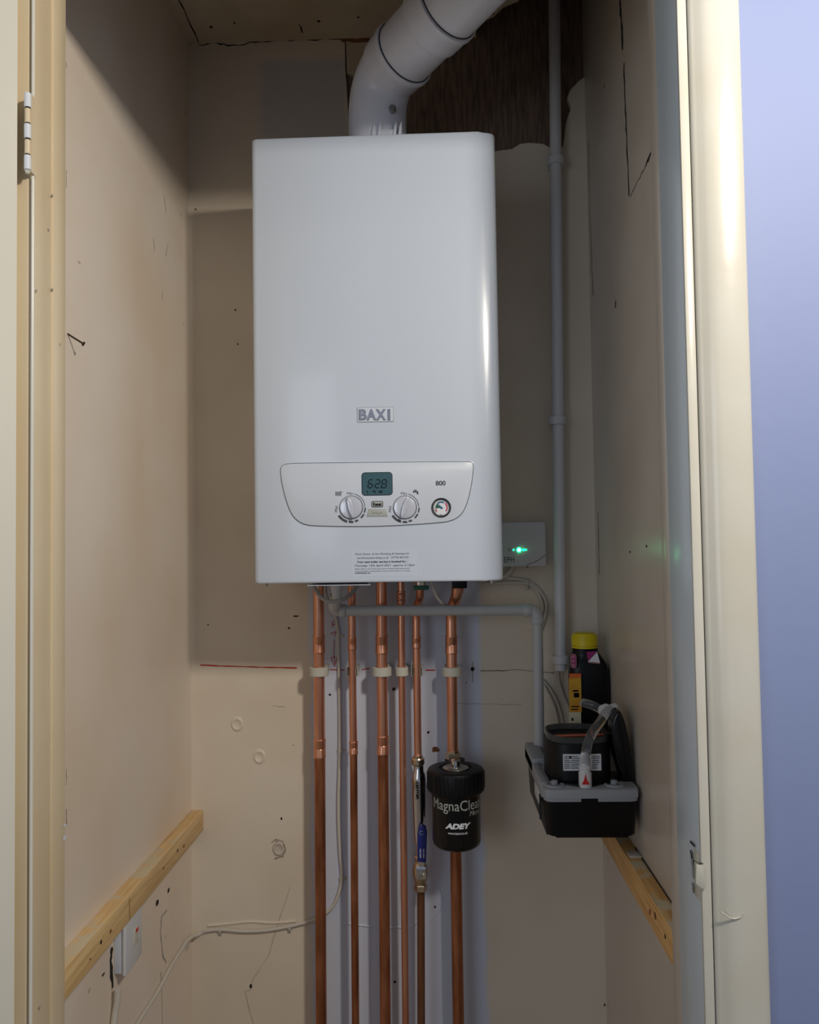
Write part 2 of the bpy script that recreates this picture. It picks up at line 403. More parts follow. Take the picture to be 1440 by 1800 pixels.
mb = MB(); NX = (1, 0, 0)
L = lambda x, y: PX(x, y, XL)
mb.box(XL - .05, XL, 1.02, WALL + .08, 0, 2.8, M['cream'])
for (x, y, rx, rz) in ((324, 198, .004, .003), (139, 461, .005, .002), (318, 378, .002, .003), (276, 1587, .008, .006), (296, 1565, .006, .005), (181, 1713, .006, .002), (157, 1741, .005, .004), (291, 1646, .003, .002), (283, 1712, .003, .004), (323, 570, .003, .004)):
    mb.blob(L(x, y), NX, rx, rz * .9, M['crack'] if rx > .0055 else M['ceil'])
mb.ribbon([L(293, 1600), L(284, 1612), L(282, 1640), L(286, 1680), L(292, 1692)], NX, .004, M['cableg'], .0005)
mb.ribbon([L(283, 1715), L(285, 1760), L(285, 1800)], NX, .0018, M['cableg'], .0008)
mb.ribbon([L(196, 1665), L(195, 1690), L(197, 1738)], NX, .011, M['crack'], .002)
for seg in ([(270, 420), (272, 440)], [(288, 345), (292, 375)], [(286, 510), (285, 525)], [(295, 430), (291, 450)]):
    mb.ribbon([L(*p) for p in seg], NX, .003, M['ceil'], .001)
struct(mb, 'wall_left', flat=True)

mb = MB(); NXr = (-1, 0, 0)
G = lambda x, y: PX(x, y, XR)
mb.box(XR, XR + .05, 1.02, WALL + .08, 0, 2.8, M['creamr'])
mb.ribbon([G(1090, 0), G(1093, 40), G(1095, 88)], NXr, .012, M['crack'], .002)
mb.ribbon([G(1097, 112), G(1099, 180), G(1102, 240), G(1107, 343)], NXr, .007, M['crack'], .003)
mb.ribbon([G(1145, 270), G(1136, 290)], NXr, .008, M['crack'], .002)
mb.ribbon([G(1136, 290), G(1122, 318), G(1109, 345)], NXr, .002, M['crack'], .002)
mb.ribbon([G(1083, 528), G(1082, 541)], NXr, .006, M['crack'])
mb.ribbon([G(1035, 250), G(1036, 330), G(1040, 460), G(1043, 520)], NXr, .003, M['crack'], .003)
mb.ribbon([G(1052, 900), G(1053, 960), G(1054, 1010)], NXr, .003, M['crack'], .001)
for (x, y) in ((1108, 970), (1063, 152), (1137, 960)): mb.blob(G(x, y), NXr, .004, .0022, M['crack'])
struct(mb, 'wall_right', flat=True)

mb = MB()
Cc = lambda x, y: PZ(x, y, CEIL)
h = [(838, 66), (836, 56), (846, 40), (868, 30), (884, 14), (912, 2), (906, -30), (930, -70)]
hp = [Cc(*e) for e in h]
poly = [Vector((XL - .03, 1.02, CEIL)), Vector((XL - .03, 1.83, CEIL))] + [Vector((hp[0].x, 1.83, CEIL))] + hp + [Vector((XR + .03, hp[-1].y - .02, CEIL)), Vector((XR + .03, 1.02, CEIL))]
mb.prism(poly, (0, 0, .016), M['ceil'])
mb.ribbon([Cc(305, -20), Cc(315, 0), Cc(332, 38), Cc(350, 74)], (0, 0, -1), .004, M['crack'], .0015)
for (x, y, a) in ((371, 47, .004), (412, 40, .003), (560, 37, .004), (630, 30, .003), (826, 20, .008), (850, 34, .01), (820, 45, .006), (860, 20, .012)): mb.blob(Cc(x, y), (0, 0, -1), a, a, M['knot'] if x > 800 else M['crack'], jit=.4)
mb.ribbon([Cc(526, 42), Cc(532, 57)], (0, 0, -1), .004, M['crack'], .001)
# added light-blocking box over the broken opening: four sides and a top
zc = 2.9
for (x0, x1, y0, y1) in ((XL - .06, XL - .04, 1.0, 1.9), (XR + .05, XR + .07, 1.0, 1.9), (XL - .06, XR + .07, .99, 1.01), (XL - .06, XR + .07, 1.88, 1.9)): mb.box(x0, x1, y0, y1, CEIL + .0165, zc, M['void'])
mb.box(XL - .06, XR + .07, .99, 1.9, zc, zc + .02, M['void'])
for k in range(3):
    y = 1.2 + k * .22; mb.box(.02, XR + .05, y, y + .045, CEIL + .12, CEIL + .22, M['void'])
struct(mb, 'ceiling', flat=True)

mb = MB(); mb.box(-2.6, 2.6, -2.4, 1.9, -.05, 0, M['room']); struct(mb, 'floor', flat=True)

mb = MB()
mb.box(-2.6, -.532, 1.003, 1.10, 0, 2.85, M['lav']); mb.box(.34, 2.6, 1.003, 1.10, 0, 2.85, M['lav'])
mb.box(-.532, .34, 1.003, 1.10, HEAD + .02, 2.85, M['lav'])
struct(mb, 'wall_front', flat=True)

# door lining: left jamb, right jamb, head
mb = MB()
mb.box(-.542, -.5045, 1.0, 1.062, 0, HEAD, M['jamb'], .0015)
mb.box(-.542, -.5025, 1.062, 1.10, 0, HEAD, M['jamb'], .0015)
J = lambda x, y: P(x, y, 1.05)
for (y, w) in ((1452, .004), (1474, .006)):
    q = PX(110, y, -.5025); mb.ribbon([q, q + Vector((0, .012, -.002))], NX, w, M['paper'], .001)
q0 = PX(117, 1350, -.5025)
for (a, b) in ((110, 118), (300, 330), (1352, 1380), (1422, 1450)):
    mb.ribbon([PX(116, a, -.5025), PX(116, b, -.5025)], NX, .0016, M['crack'], .001)
for (x, y) in ((92, 508), (64, 510), (58, 341), (92, 343), (86, 402), (70, 1770), (105, 605)): mb.blob(PX(x, y, -.5025), NX, .0022, .002, M['clip'])
# chipped recess round the hinge
for y0 in (185, 235, 290): mb.ribbon([PX(53, y0, -.5045), PX(58, y0 + 14, -.5045)], NX, .004, M['crack'], .002)
mb.ribbon([PX(50, 298, -.5045), PX(61, 312, -.5045)], NX, .004, M['crack'], .001)
struct(mb, 'trim_1')
mb = MB()
mb.box(JX, JX + .034, 1.0, 1.0975, 0, HEAD, M['lining'], .0012)
mb.box(JX - .0002, JX + .0112, .9985, 1.004, 0, HEAD, M['gloss'], .001)
mb.box(JX + .001, XR + .002, 1.0975, 1.136, 0, HEAD + .3, M['creamr'], .001)
struct(mb, 'trim_2')
mb = MB(); mb.box(-.532, .345, 1.0, 1.10, HEAD, HEAD + .03, M['jamb'], .001); mb.box(-.57, .38, .984, 1.003, HEAD + .01, HEAD + .075, M['gloss'], .002); struct(mb, 'trim_3')
mb = MB()
pr = [(JX + .0112, 1.01), (JX + .0112, 1.0), (.3222, 1.0), (.3228, .9965), (.3262, .9945), (.3292, .9925), (.3335, .9888), (.339, .9856), (.346, .9838), (.356, .983), (.374, .9825), (.3795, .984), (.3815, .988), (.3815, 1.01)]
mb.prism([(x, y, 0) for x, y in pr], (0, 0, HEAD + .07), M['gloss'])
mb.tube([P(1268, 1603, .9832), P(1285, 1614, .9832), P(1300, 1613, .9828), P(1306, 1605, .9826)], .0010, M['gloss'], 8)
struct(mb, 'trim_4', angle=50)
mb = MB(); mb.box(-.575, -.5335, .985, 1.003, 0, HEAD + .07, M['gloss'], .002); struct(mb, 'trim_5')

# ---------------------------------------------------------------- left door leaf, open towards the room, with its knuckled hinge
hx, hy = -.5115, .985
root = thing('door_1', (hx, hy, 0), None, None); root['kind'] = 'structure'
mb = MB(); dv = Vector((-.62, -.785, 0)); nv = Vector((-.785, .62, 0))
base = Vector((hx, hy, .01))
mb.prism([base, base + dv * .76, base + dv * .76 + nv * .035, base + nv * .035], (0, 0, 2.06), M['door'], .002)
mb.build('door_leaf', root)
mb = MB(); c0 = P(47.5, 163, .985); c1 = P(47, 300, .985); cx = c0.x + .001
for k in range(5):
    z1 = c0.z - (c0.z - c1.z) * k / 5; z0 = c0.z - (c0.z - c1.z) * (k + 1) / 5
    mb.cyl((cx, .985, z0 + .0008), (cx, .985, z1 - .0008), .0042 if k % 2 == 0 else .0036, M['paper'] if k % 2 == 0 else M['jamb'], bev=.0006, seg=18)
    if k: mb.cyl((cx, .985, z1 - .001), (cx, .985, z1 + .001), .003, M['crack'], seg=12)
mb.cyl((cx, .985, c1.z - .004), (cx, .985, c1.z), .0024, M['gloss'], r1=.0036, seg=14)
mb.box(cx - .005, cx + .003, .989, .998, c1.z, c0.z, M['jamb'])
mb.build('door_hinge', root)
mb = MB()        # painted joint bead running down the hinge side
mb.cyl((cx - .0005, .9995, 0), (cx - .0005, .9995, c1.z), .0022, M['door'], seg=10)
mb.cyl((cx - .0005, .9995, c0.z), (cx - .0005, .9995, HEAD), .0022, M['door'], seg=10)
struct(mb, 'trim_6')

# ================================================================ THE BOILER
bx0, bx1, bz0, bz1 = -.332, .1232, 1.2308, 2.0595
boiler = thing('boiler', ((bx0 + bx1) / 2, 1.64, bz0), 'white wall-hung gas boiler with dials and temperature display, the largest appliance in the cupboard', 'boiler')
mb = MB()
prof = [(bx0, 1.79), (bx0, 1.502), (bx0 + .0015, 1.4955), (bx0 + .005, 1.492), (bx0 + .011, 1.49), (bx1 - .046, 1.49), (bx1 - .03, 1.4906), (bx1 - .016, 1.4925), (bx1 - .007, 1.4955), (bx1 - .002, 1.500), (bx1, 1.507), (bx1, 1.79)]
bm = bmesh.new()
a = [bm.verts.new((x, y, bz0)) for x, y in prof]; b_ = [bm.verts.new((x, y, bz1)) for x, y in prof]; n = len(prof)
bm.faces.new(a[::-1]); bm.faces.new(b_)
for k in range(n): bm.faces.new([a[k], a[(k + 1) % n], b_[(k + 1) % n], b_[k]])
es = [e for e in bm.edges if abs(e.verts[0].co.z - e.verts[1].co.z) < 1e-6 and not (e.verts[0].co.y > 1.78 and e.verts[1].co.y > 1.78)]
bmesh.ops.bevel(bm, geom=es, offset=.0045, segments=4, affect='EDGES', profile=.5)
mb.addbm(bm, M['white'])
mb.build('casing', boiler, angle=50)
FY = 1.49
# badge
mb = MB(); x0, x1, z0, z1 = prect(628, 715, 692, 743, FY)
z0 += (P(628, 743, FY).z - z0); rr = rrect(x0, x1, z0, z1, .0015)
z0, z1 = P(660, 742, FY).z, P(660, 715.5, FY).z
mb.prism([(x, FY, z) for x, z in rrect(x0, x1, z0, z1, .0018)], (0, -.0012, 0), M['lgrey'], .0004)
ins = .0011
mb.prism([(x, FY - .0012, z) for x, z in rrect(x0 + ins, x1 - ins, z0 + ins, z1 - ins, .0012)], (0, -.0004, 0), M['panel'])
badge = mb.build('badge', boiler)
mb = MB()
for ch, xa, xb in (('B', 631.5, 644), ('A', 645, 660.5), ('X', 661, 678), ('I', 682.2, 685.2)):
    text(mb, ch, xa - .6, 719.3, xb + .6, 738.9, FY - .0015, M['ink'], bold=.04, ext=.0004)
    text(mb, ch, xa + .3, 720.2, xb - .3, 738, FY - .0019, M['silver'], bold=.015, ext=.0010)
mb.build('lettering', badge)
# control panel
o = [(494, 836), (494, 818), (512, 815), (560, 814.5), (820, 811.5), (831, 813), (832, 824), (829, 850), (822, 882), (812, 904), (794, 916), (760, 919.5), (700, 923.5), (640, 925.5), (560, 924.5), (534, 922), (517, 910), (507, 890), (499, 862)]
cen = P(665, 868, FY)
pts = [P(x, y, FY) for x, y in o]
sm = chaikin(pts, 3)
def grow(ps, d):
    out = []
    n = len(ps)
    for i in range(n):
        t = (ps[(i + 1) % n] - ps[i - 1]); nn = Vector((t.z, 0, -t.x)).normalized()
        if nn.dot(ps[i] - cen) < 0: nn = -nn
        out.append(ps[i] + nn * d)
    return out
mb = MB()
mb.prism(grow(sm, .0022), (0, -.0006, 0), M['white'], .0004)
gasket = mb; mb.prism([p + Vector((0, -.0006, 0)) for p in grow(sm, .0010)], (0, -.0004, 0), M['dark'])
mb.prism([p + Vector((0, -.001, 0)) for p in sm], (0, -.0022, 0), M['panel'], .0008)
mb.build('control_panel', boiler, angle=30)
PY_ = FY - .0032
# display
mb = MB(); x0, x1, z0, z1 = prect(636, 829.5, 690, 871.5, PY_)
mb.prism([(x, PY_ + .0005, z) for x, z in rrect(x0, x1, z0, z1, .0065)], (0, -.0013, 0), M['dark'], .0004)
i = .0014
mb.prism([(x, PY_ - .0008, z) for x, z in rrect(x0 + i, x1 - i, z0 + i, z1 - i, .0052)], (0, -.0002, 0), M['lcd'])
disp = mb.build('display', boiler)
mb = MB(); DY = PY_ - .0011
def seg7(mb, cx, cz, w, h_, on, m, sh=.14, t=.0016):
    S = {'a': ((-1, 1), (1, 1)), 'b': ((1, 1), (1, 0)), 'c': ((1, 0), (1, -1)), 'd': ((-1, -1), (1, -1)), 'e': ((-1, 0), (-1, -1)), 'f': ((-1, 1), (-1, 0)), 'g': ((-1, 0), (1, 0))}
    for k in on:
        (ax, az), (bx, bz) = S[k]
        A = Vector((cx + ax * w / 2 + az * h_ / 2 * sh, DY, cz + az * h_ / 2)); B = Vector((cx + bx * w / 2 + bz * h_ / 2 * sh, DY, cz + bz * h_ / 2))
        d_ = (B - A).normalized(); A += d_ * t * .6; B -= d_ * t * .6; s_ = Vector((-d_.z, 0, d_.x)) * t / 2
        mb.prism([A - s_, A + s_, B + s_, B - s_], (0, -.0002, 0), m)
for ch, x in (('afgedc', 651.5), ('abged', 664), ('abcdefg', 675.5)):
    c = P(x, 850.5, PY_); seg7(mb, c.x, c.z, .0078, .0145, ch, M['black_ink'])
c = P(670, 857.5, PY_); mb.prism(disc_poly(c.x, c.z, DY, .0011, 12), (0, -.0002, 0), M['black_ink'])
for (x, kind) in ((646, 0), (658, 1), (669, 2)):
    c = P(x, 864.5, PY_)
    if kind == 0: mb.prism([(c.x - .001, DY, c.z - .002), (c.x + .001, DY, c.z - .002), (c.x + .0004, DY, c.z + .0022), (c.x - .0004, DY, c.z + .0022)], (0, -.0002, 0), M['black_ink'])
    if kind == 1:
        for r_ in ((-.003, .002, 0, .0012), (.001, .0026, -.002, .0006), (-.0016, .0006, .0012, .0024)): mb.prism([(c.x + r_[0], DY, c.z + r_[2]), (c.x + r_[1], DY, c.z + r_[2]), (c.x + r_[1], DY, c.z + r_[3]), (c.x + r_[0], DY, c.z + r_[3])], (0, -.0002, 0), M['black_ink'])
    if kind == 2:
        for k in range(4): mb.prism([(c.x - .003 + k * .0018, DY, c.z - .002), (c.x - .0018 + k * .0018, DY, c.z - .002), (c.x - .0018 + k * .0018, DY, c.z + .002), (c.x - .003 + k * .0018, DY, c.z + .002)], (0, -.0002, 0), M['black_ink'])
mb.build('digits', disp)
# knobs
def knob(cx, cy, tilt, lbl):
    c = P(cx, cy, PY_); mb = MB()
    mb.prism(disc_poly(c.x, c.z, PY_ + .0004, .0217, 48), (0, -.0009, 0), M['ink'])
    mb.lathe((c.x, PY_, c.z), BY, [(.0, 0), (.0207, 0), (.0205, .003), (.0192, .0045), (.0135, .0058), (0, .0062)], M['knob'], 48)
    dz = Vector((math.sin(R(tilt)), 0, math.cos(R(tilt)))); dx = Vector((dz.z, 0, -dz.x)); o = Vector((c.x, PY_ - .004, c.z))
    outl = [(-.0011, .0195), (-.0032, .011), (-.0040, 0), (-.0032, -.011), (-.0011, -.0195), (.0011, -.0195), (.0032, -.011), (.0040, 0), (.0032, .011), (.0011, .0195)]
    mb.prism([o + dx * a_ + dz * b2 for a_, b2 in outl], (0, -.0085, 0), M['knob'], .0004)
    kn = tag(mb.build('control_knob', boiler, angle=30), lbl)
    mb = MB(); D = PY_ - .0001
    arc(mb, c.x, c.z, D, .0246, .0256, 75, 2, M['ink'])
    arc(mb, c.x, c.z, D, .0246, .027, -2, -22, M['ink']); arc(mb, c.x, c.z, D, .0246, .0276, -28, -48, M['ink'])
    arc(mb, c.x, c.z, D, .0246, .028, -62, -76, M['ink']); arc(mb, c.x, c.z, D, .0246, .0284, -82, -100, M['ink'])
    arc(mb, c.x, c.z, D, .0246, .029, -106, -148, M['ink'])
    text(mb, 'Min', cx - 7, cy - 27, cx + 3.5, cy - 22.3, D, M['ink'])
    text(mb, 'Max', cx - 28.5, cy - 2, cx - 23.5, cy + 9, D, M['ink'], rot=1)
    mb.build('dial_scale', kn)
knob(617.5, 892, -14, 'left-hand knob, its ridge tilted to the left')
knob(712, 892, 16, 'right-hand knob, its ridge tilted to the right')
mb = MB(); D = PY_ - .0001
for k in range(4):
    a_ = P(590 + k * 2.7, 864.2, D); b2 = P(591.6 + k * 2.7, 871.5, D)
    mb.prism([(a_.x, D, b2.z), (b2.x, D, b2.z), (b2.x, D, a_.z), (a_.x, D, a_.z)], (0, -.0003, 0), M['ink'])
a_ = P(598, 864.2, D); mb.prism([(a_.x, D, a_.z - .001), (a_.x + .004, D, a_.z - .001), (a_.x + .004, D, a_.z), (a_.x, D, a_.z)], (0, -.0003, 0), M['ink'])
mb.build('radiator_symbol', boiler)
mb = MB(); c = P(731, 865, D)
for (u0, u1, v0, v1) in ((-.0045, .0035, -.0005, .0016), (-.0012, .0004, .001, .0036), (-.0035, .002, .003, .0042), (.0018, .0046, -.004, .001), (-.0048, -.0034, -.0014, .0026)):
    mb.prism([(c.x + u0, D, c.z + v0), (c.x + u1, D, c.z + v0), (c.x + u1, D, c.z + v1), (c.x + u0, D, c.z + v1)], (0, -.0003, 0), M['ink'])
mb.build('tap_symbol', boiler)
# reset button and flap
mb = MB(); x0, x1, z0, z1 = prect(653, 880.5, 673.5, 892, PY_)
mb.prism([(x, PY_ + .0005, z) for x, z in rrect(x0, x1, z0, z1, .003)], (0, -.0009, 0), M['dark'])
mb.prism([(x, PY_ - .0004, z) for x, z in rrect(x0 + .0011, x1 - .0011, z0 + .0011, z1 - .0011, .0022)], (0, -.0016, 0), M['grey'], .0005)
rb = mb.build('reset_button', boiler)
mb = MB(); text(mb, 'Reset', 656, 883, 671, 889.5, PY_ - .0021, M['black_ink'], bold=.03); mb.build('lettering', rb)
mb = MB(); mb.prism([P(648, 894.5, PY_), P(678.5, 894.5, PY_), P(681.5, 908, PY_), P(644.5, 908, PY_)], (0, -.0014, 0), M['grey'], .0005)
mb.ribbon([P(654, 902, PY_ - .0015), P(662, 901, PY_ - .0015), P(664, 903, PY_ - .0015), P(672, 900.5, PY_ - .0015)], BY, .0006, M['ink'], lift=.0001)
mb.build('service_flap', boiler)
# gauge
c = P(775.8, 892.3, PY_); mb = MB()
mb.lathe((c.x, PY_, c.z), BY, [(0, .0005), (.0142, .0005), (.0146, .003), (.0165, .0034), (.0176, .002), (.0178, 0)], M['dark'], 44)
mb.prism(disc_poly(c.x, c.z, PY_ - .0005, .0143, 40), (0, -.0004, 0), M['paper'])
g = mb.build('pressure_gauge', boiler)
mb = MB(); D = PY_ - .001
arc(mb, c.x, c.z, D, .0086, .0112, 60, 130, M['gblue'], .0002); arc(mb, c.x, c.z, D, .0002, .0105, 132, 190, M['green'], .0002)
arc(mb, c.x, c.z, D, .0092, .0116, -40, 50, M['gred'], .0002); arc(mb, c.x, c.z, D, .0092, .0116, 195, 222, M['gred'], .0002)
arc(mb, c.x, c.z, D, .0124, .013, -45, 225, M['ink'], .0002, 30)
for t in (120, 165):
    a_ = R(t); v = Vector((math.cos(a_), 0, math.sin(a_))); q = Vector((c.x, D - .0003, c.z)); s_ = Vector((-v.z, 0, v.x)) * .0007
    mb.prism([q - s_ - v * .003, q + s_ - v * .003, q + v * .0095], (0, -.0003, 0), M['gblue'])
mb.prism(disc_poly(c.x, c.z, D - .0006, .0019, 16), (0, -.0006, 0), M['gblue'])
text(mb, 'bar', 773.5, 903, 778.5, 906, D, M['ink'])
mb.build('gauge_dial', g)
mb = MB(); text(mb, '800', 766, 844.8, 783.5, 853.8, PY_, M['ink'], bold=.03); mb.build('model_number', boiler)
# service sticker
mb = MB(); x0, x1, z0, z1 = prect(618, 967, 734, 1012, FY)
z0 = P(676, 1013, FY).z; z1 = P(676, 967, FY).z
mb.prism([(x, FY, z) for x, z in rrect(x0, x1, z0, z1, .002)], (0, -.00025, 0), M['white'])
st = mb.build('service_sticker', boiler)
mb = MB(); SY = FY - .0003
text(mb, 'Mark Hinton  & Son Plumbing & Heating Ltd', 625, 971.2, 718.5, 976.6, SY, M['black_ink'], ext=.0002)
text(mb, 'markhintonplumbing.co.uk   07778 481570', 627.5, 978, 718, 983.4, SY, M['black_ink'], ext=.0002)
text(mb, 'Your next boiler service is booked for :', 627.5, 984.8, 716, 989.8, SY, M['black_ink'], bold=.025, ext=.0002)
text(mb, 'Thursday 15th April 2021  approx 2.15pm', 623, 991, 729, 997.6, SY, M['black_ink'], shear=.3, ext=.0002)
text(mb, 'Please make a note of the above date as missed appointments and', 624, 998.2, 720, 1001.6, SY, M['black_ink'], bold=.01, ext=.0002)
text(mb, 'those cancelled not giving 24hrs notice will be subject to a charge', 624, 1002.2, 721, 1005.6, SY, M['black_ink'], bold=.01, ext=.0002)
text(mb, 'of £35.00 plus Vat', 624, 1006, 651, 1009.4, SY, M['black_ink'], bold=.03, ext=.0002)
mb.build('lettering', st)
# underside pieces
mb = MB(); a_ = P(540, 1029.5, 1.497); b2 = P(652, 1025, 1.505)
mb.box(a_.x, b2.x, 1.497, 1.60, bz0 - .0052, bz0 - .004, M['panel']); mb.box(b2.x - .006, b2.x, 1.51, 1.52, bz0 - .006, bz0, M['grey'])
mb.box(a_.x + .02, a_.x + .03, 1.56, 1.59, bz0 - .004, bz0, M['grey'])
mb.build('bottom_flap', boiler)
for x in (468, 865):
    mb = MB(); q = P(x, 1026.5, 1.51); mb.cyl((q.x, 1.51, bz0 - .005), (q.x, 1.51, bz0), .003, M['steel'], seg=14); mb.build('casing_screw', boiler)
mb = MB(); q = P(592, 1036, 1.66); mb.lathe((q.x, 1.66, bz0 + .002), (0, 0, -1), [(0, 0), (.0125, 0), (.0125, .022), (.010, .03), (.010, .05), (0, .05)], M['pvc'], 24); mb.build('trap_outlet', boiler)
mb = MB(); q = P(739, 1031, 1.70)
mb.cyl((q.x, 1.70, bz0 + .002), (q.x, 1.70, bz0 - .018), .011, M['brass'], seg=6); mb.box(q.x - .017, q.x + .017, 1.69, 1.705, bz0 - .010, bz0 - .004, M['brass'], .001)
mb.box(q.x - .014, q.x + .018, 1.683, 1.69, bz0 - .026, bz0 - .017, M['green'], .002); mb.box(q.x - .006, q.x + .008, 1.685, 1.70, bz0 - .02, bz0 - .006, M['brass'], .001)
mb.build('cold_inlet_valve', boiler)
mb = MB(); q0 = P(795, 1028, 1.68); q1 = P(821, 1033, 1.68)
mb.box(q0.x, q1.x, 1.672, 1.70, q1.z - .001, bz0 + .001, M['blackm'], .002); mb.box(q0.x - .026, q0.x + .0, 1.68, 1.70, bz0 - .008, bz0 + .001, M['blackm'], .001)
mb.build('return_valve_handle', boiler)
mb = MB(); mb.tube([P(552, 1022, 1.66), P(555, 1036, 1.64), P(565, 1050, 1.63), P(580, 1057, 1.62), P(600, 1055, 1.62), P(618, 1043, 1.64), P(634, 1020, 1.66)], .0042, M['cableg'], 12)
mb.build('grey_lead', boiler)
mb = MB(); mb.tube([P(574, 1020, 1.70), P(573, 1036, 1.69), P(576, 1050, 1.68), P(586, 1056, 1.68), P(598, 1050, 1.69)], .0022, M['cableg'], 10); mb.build('thin_lead', boiler)
mb = MB(); mb.tube([P(757, 1018, 1.70), P(762, 1034, 1.70), P(769, 1050, 1.70), P(777, 1059, 1.70), (P(784, 1064, 1.715))], .0033, M['cable'], 10); mb.build('white_lead', boiler)

# ================================================================ FLUE
fx, fy = P(664, 235, 1.57).x, 1.57
flue = thing('flue_pipe', (fx, fy, bz1), 'fat white flue pipe elbowing forward and right from the top of the boiler', 'flue')
r0 = .0565
A = Vector((fx, fy, bz1 - .001)); dirv = Vector((.62, -.78, .15)).normalized()
K = Vector((fx, fy, bz1 + .144))           # bend point
mb = MB(); path = []
path.append(A); e0 = K - Vector((0, 0, .072)); e1 = K + dirv * .066
path.append(e0)
for k in range(1, 12):
    t = k / 12; path.append(e0 * (1 - t) ** 2 + K * 2 * t * (1 - t) + e1 * t * t)
path.append(e1); path.append(K + dirv * .075)
mb.tube(path, r0, M['flue'], 56, smooth=False)
el = mb.build('elbow', flue, angle=50)
S = K + dirv * .050
mb = MB(); mb.lathe(S, dirv, [(r0 - .004, -.012), (r0 + .0015, -.01), (r0 + .004, .0), (r0 + .0045, .004), (r0 + .005, .03), (r0 + .0075, .034), (r0 + .0075, .042), (r0 + .006, .045), (r0 + .001, .045)], M['flue'], 56); mb.build('socket_collar', flue, angle=50)
mb = MB(); mb.lathe(S + dirv * .03, dirv, [(0, 0), (r0 + .002, 0), (r0 + .002, .115), (0, .115)], M['flue'], 56); mb.lathe(S + dirv * .0452, dirv, [(r0, 0), (r0 + .0036, 0), (r0 + .0036, .0012), (r0, .0012)], M['dark'], 56); mb.build('extension_tube', flue, angle=50)
mb = MB(); T_ = K + dirv * .181
mb.lathe(T_, dirv, [(r0 + .002, -.012), (r0 + .006, -.008), (r0 + .0065, 0), (r0 + .0072, .03), (r0 + .009, .033), (r0 + .009, .042), (r0 + .006, .044), (r0 + .002, .044)], M['flue'], 56); mb.build('socket_collar', flue, angle=50)
mb = MB(); mb.lathe(T_ + dirv * .03, dirv, [(0, 0), (r0 + .004, 0), (r0 + .004, .38), (0, .38)], M['flue'], 56); mb.lathe(T_ + dirv * .0442, dirv, [(r0, 0), (r0 + .0056, 0), (r0 + .0056, .0012), (r0, .0012)], M['dark'], 56); mb.build('upper_tube', flue, angle=50)
mb = MB()
q = P(690, 190, fy - r0 - .001); q.y = fy - .050
mb.lathe(q, BY, [(0, 0), (.007, 0), (.007, .008), (.0055, .0105), (.003, .0105), (0, .009)], M['steel'], 22); mb.build('test_point_screw', flue)
mb = MB()      # moulded clamp lugs at the foot of the elbow
for x in (657, 667, 694, 703):
    q = P(x, 226, fy - r0)
    mb.prism([(q.x - .0042, fy - r0 - .006, bz1 - .001), (q.x + .002, fy - r0 - .006, bz1 - .001), (q.x + .004, fy - r0 - .006, bz1 + .022), (q.x + .0035, fy - r0 - .006, bz1 + .034), (q.x - .001, fy - r0 - .006, bz1 + .022)], (0, .018, 0), M['flue'])
q0 = P(668, 226, fy - r0); q1 = P(694, 226, fy - r0); mb.box(q0.x, q1.x, fy - r0 - .003, fy - r0 + .012, bz1 - .001, bz1 + .02, M['flue'], .001)
mb.build('clamp_lug', flue)

# ================================================================ COPPER PIPES
PYc = 1.745
def pz(x, y, Y=PYc): return P(x, y, Y)
def coupling(root, x, y0, y1, r, m=None, name='coupling', Y=PYc):
    a_ = P(x, y1, Y); b2 = P(x, y0, Y); mb = MB(); L_ = b2.z - a_.z; rr = r + .0013
    mb.lathe(a_, b2 - a_, [(r - .0005, 0), (rr, 0), (rr + .0004, .0012), (rr + .0004, .003), (rr, .004), (rr, L_ / 2 - .0012), (rr - .0006, L_ / 2), (rr, L_ / 2 + .0012), (rr, L_ - .004), (rr + .0004, L_ - .003), (rr + .0004, L_ - .0012), (rr, L_), (r - .0005, L_)], m or M['copper'], 30)
    return mb.build(name, root)
def pipe(root, name, pts, r, m, Y=PYc):
    mb = MB(); mb.tube([P(x, y, Y) for x, y in pts] + [foot(pts[0], pts[-1])], r, m, 30, smooth=False); return mb.build(name, root, angle=50)
def foot(a, b):
    a = pz(*a); b = pz(*b); return b + (b - a) / (b - a).z * (0 - b.z)
def top(x, Y=PYc): q = P(x, 1030, Y); return Vector((q.x, Y, bz0 + .003))
R22, R15 = .0116, .0079
def start(lbl): return thing('copper_pipe', (pz(*lbl[1]).x, PYc, 0), lbl[0], 'pipe', 'copper pipes below the boiler')
p1 = start(('thick copper pipe furthest to the left below the boiler', (565, 1850)))
mb = MB(); mb.tube([top(560), pz(560.5, 1120), pz(562, 1316)], R22, M['copper'], 30, smooth=False); mb.build('upper_pipe', p1, angle=50)
pipe(p1, 'lower_pipe', [(562.2, 1316), (565, 1860)], R22, M['oldcop']); coupling(p1, 560.6, 1116, 1148, R22); coupling(p1, 562, 1299, 1332, R22)
p2 = start(('thin copper pipe second from left, beside the clipped white cable', (625, 1850)))
mb = MB(); mb.tube([top(618.6), pz(619, 1130), pz(621.5, 1314)], R15, M['copper'], 26, smooth=False); mb.build('upper_pipe', p2, angle=50)
pipe(p2, 'lower_pipe', [(621.6, 1314), (625.5, 1860)], R15, M['oldcop']); coupling(p2, 619.2, 1120, 1142, R15); coupling(p2, 621.5, 1303, 1326, R15)
p3 = start(('thick copper pipe third from left, directly under the service sticker', (678, 1850)))
mb = MB(); mb.tube([top(670.5), pz(671, 1120), pz(673, 1310)], R22, M['copper'], 30, smooth=False); mb.build('upper_pipe', p3, angle=50)
pipe(p3, 'lower_pipe', [(673.2, 1310), (678.2, 1860)], R22, M['oldcop']); coupling(p3, 671, 1116, 1149, R22); coupling(p3, 673, 1293, 1326, R22)
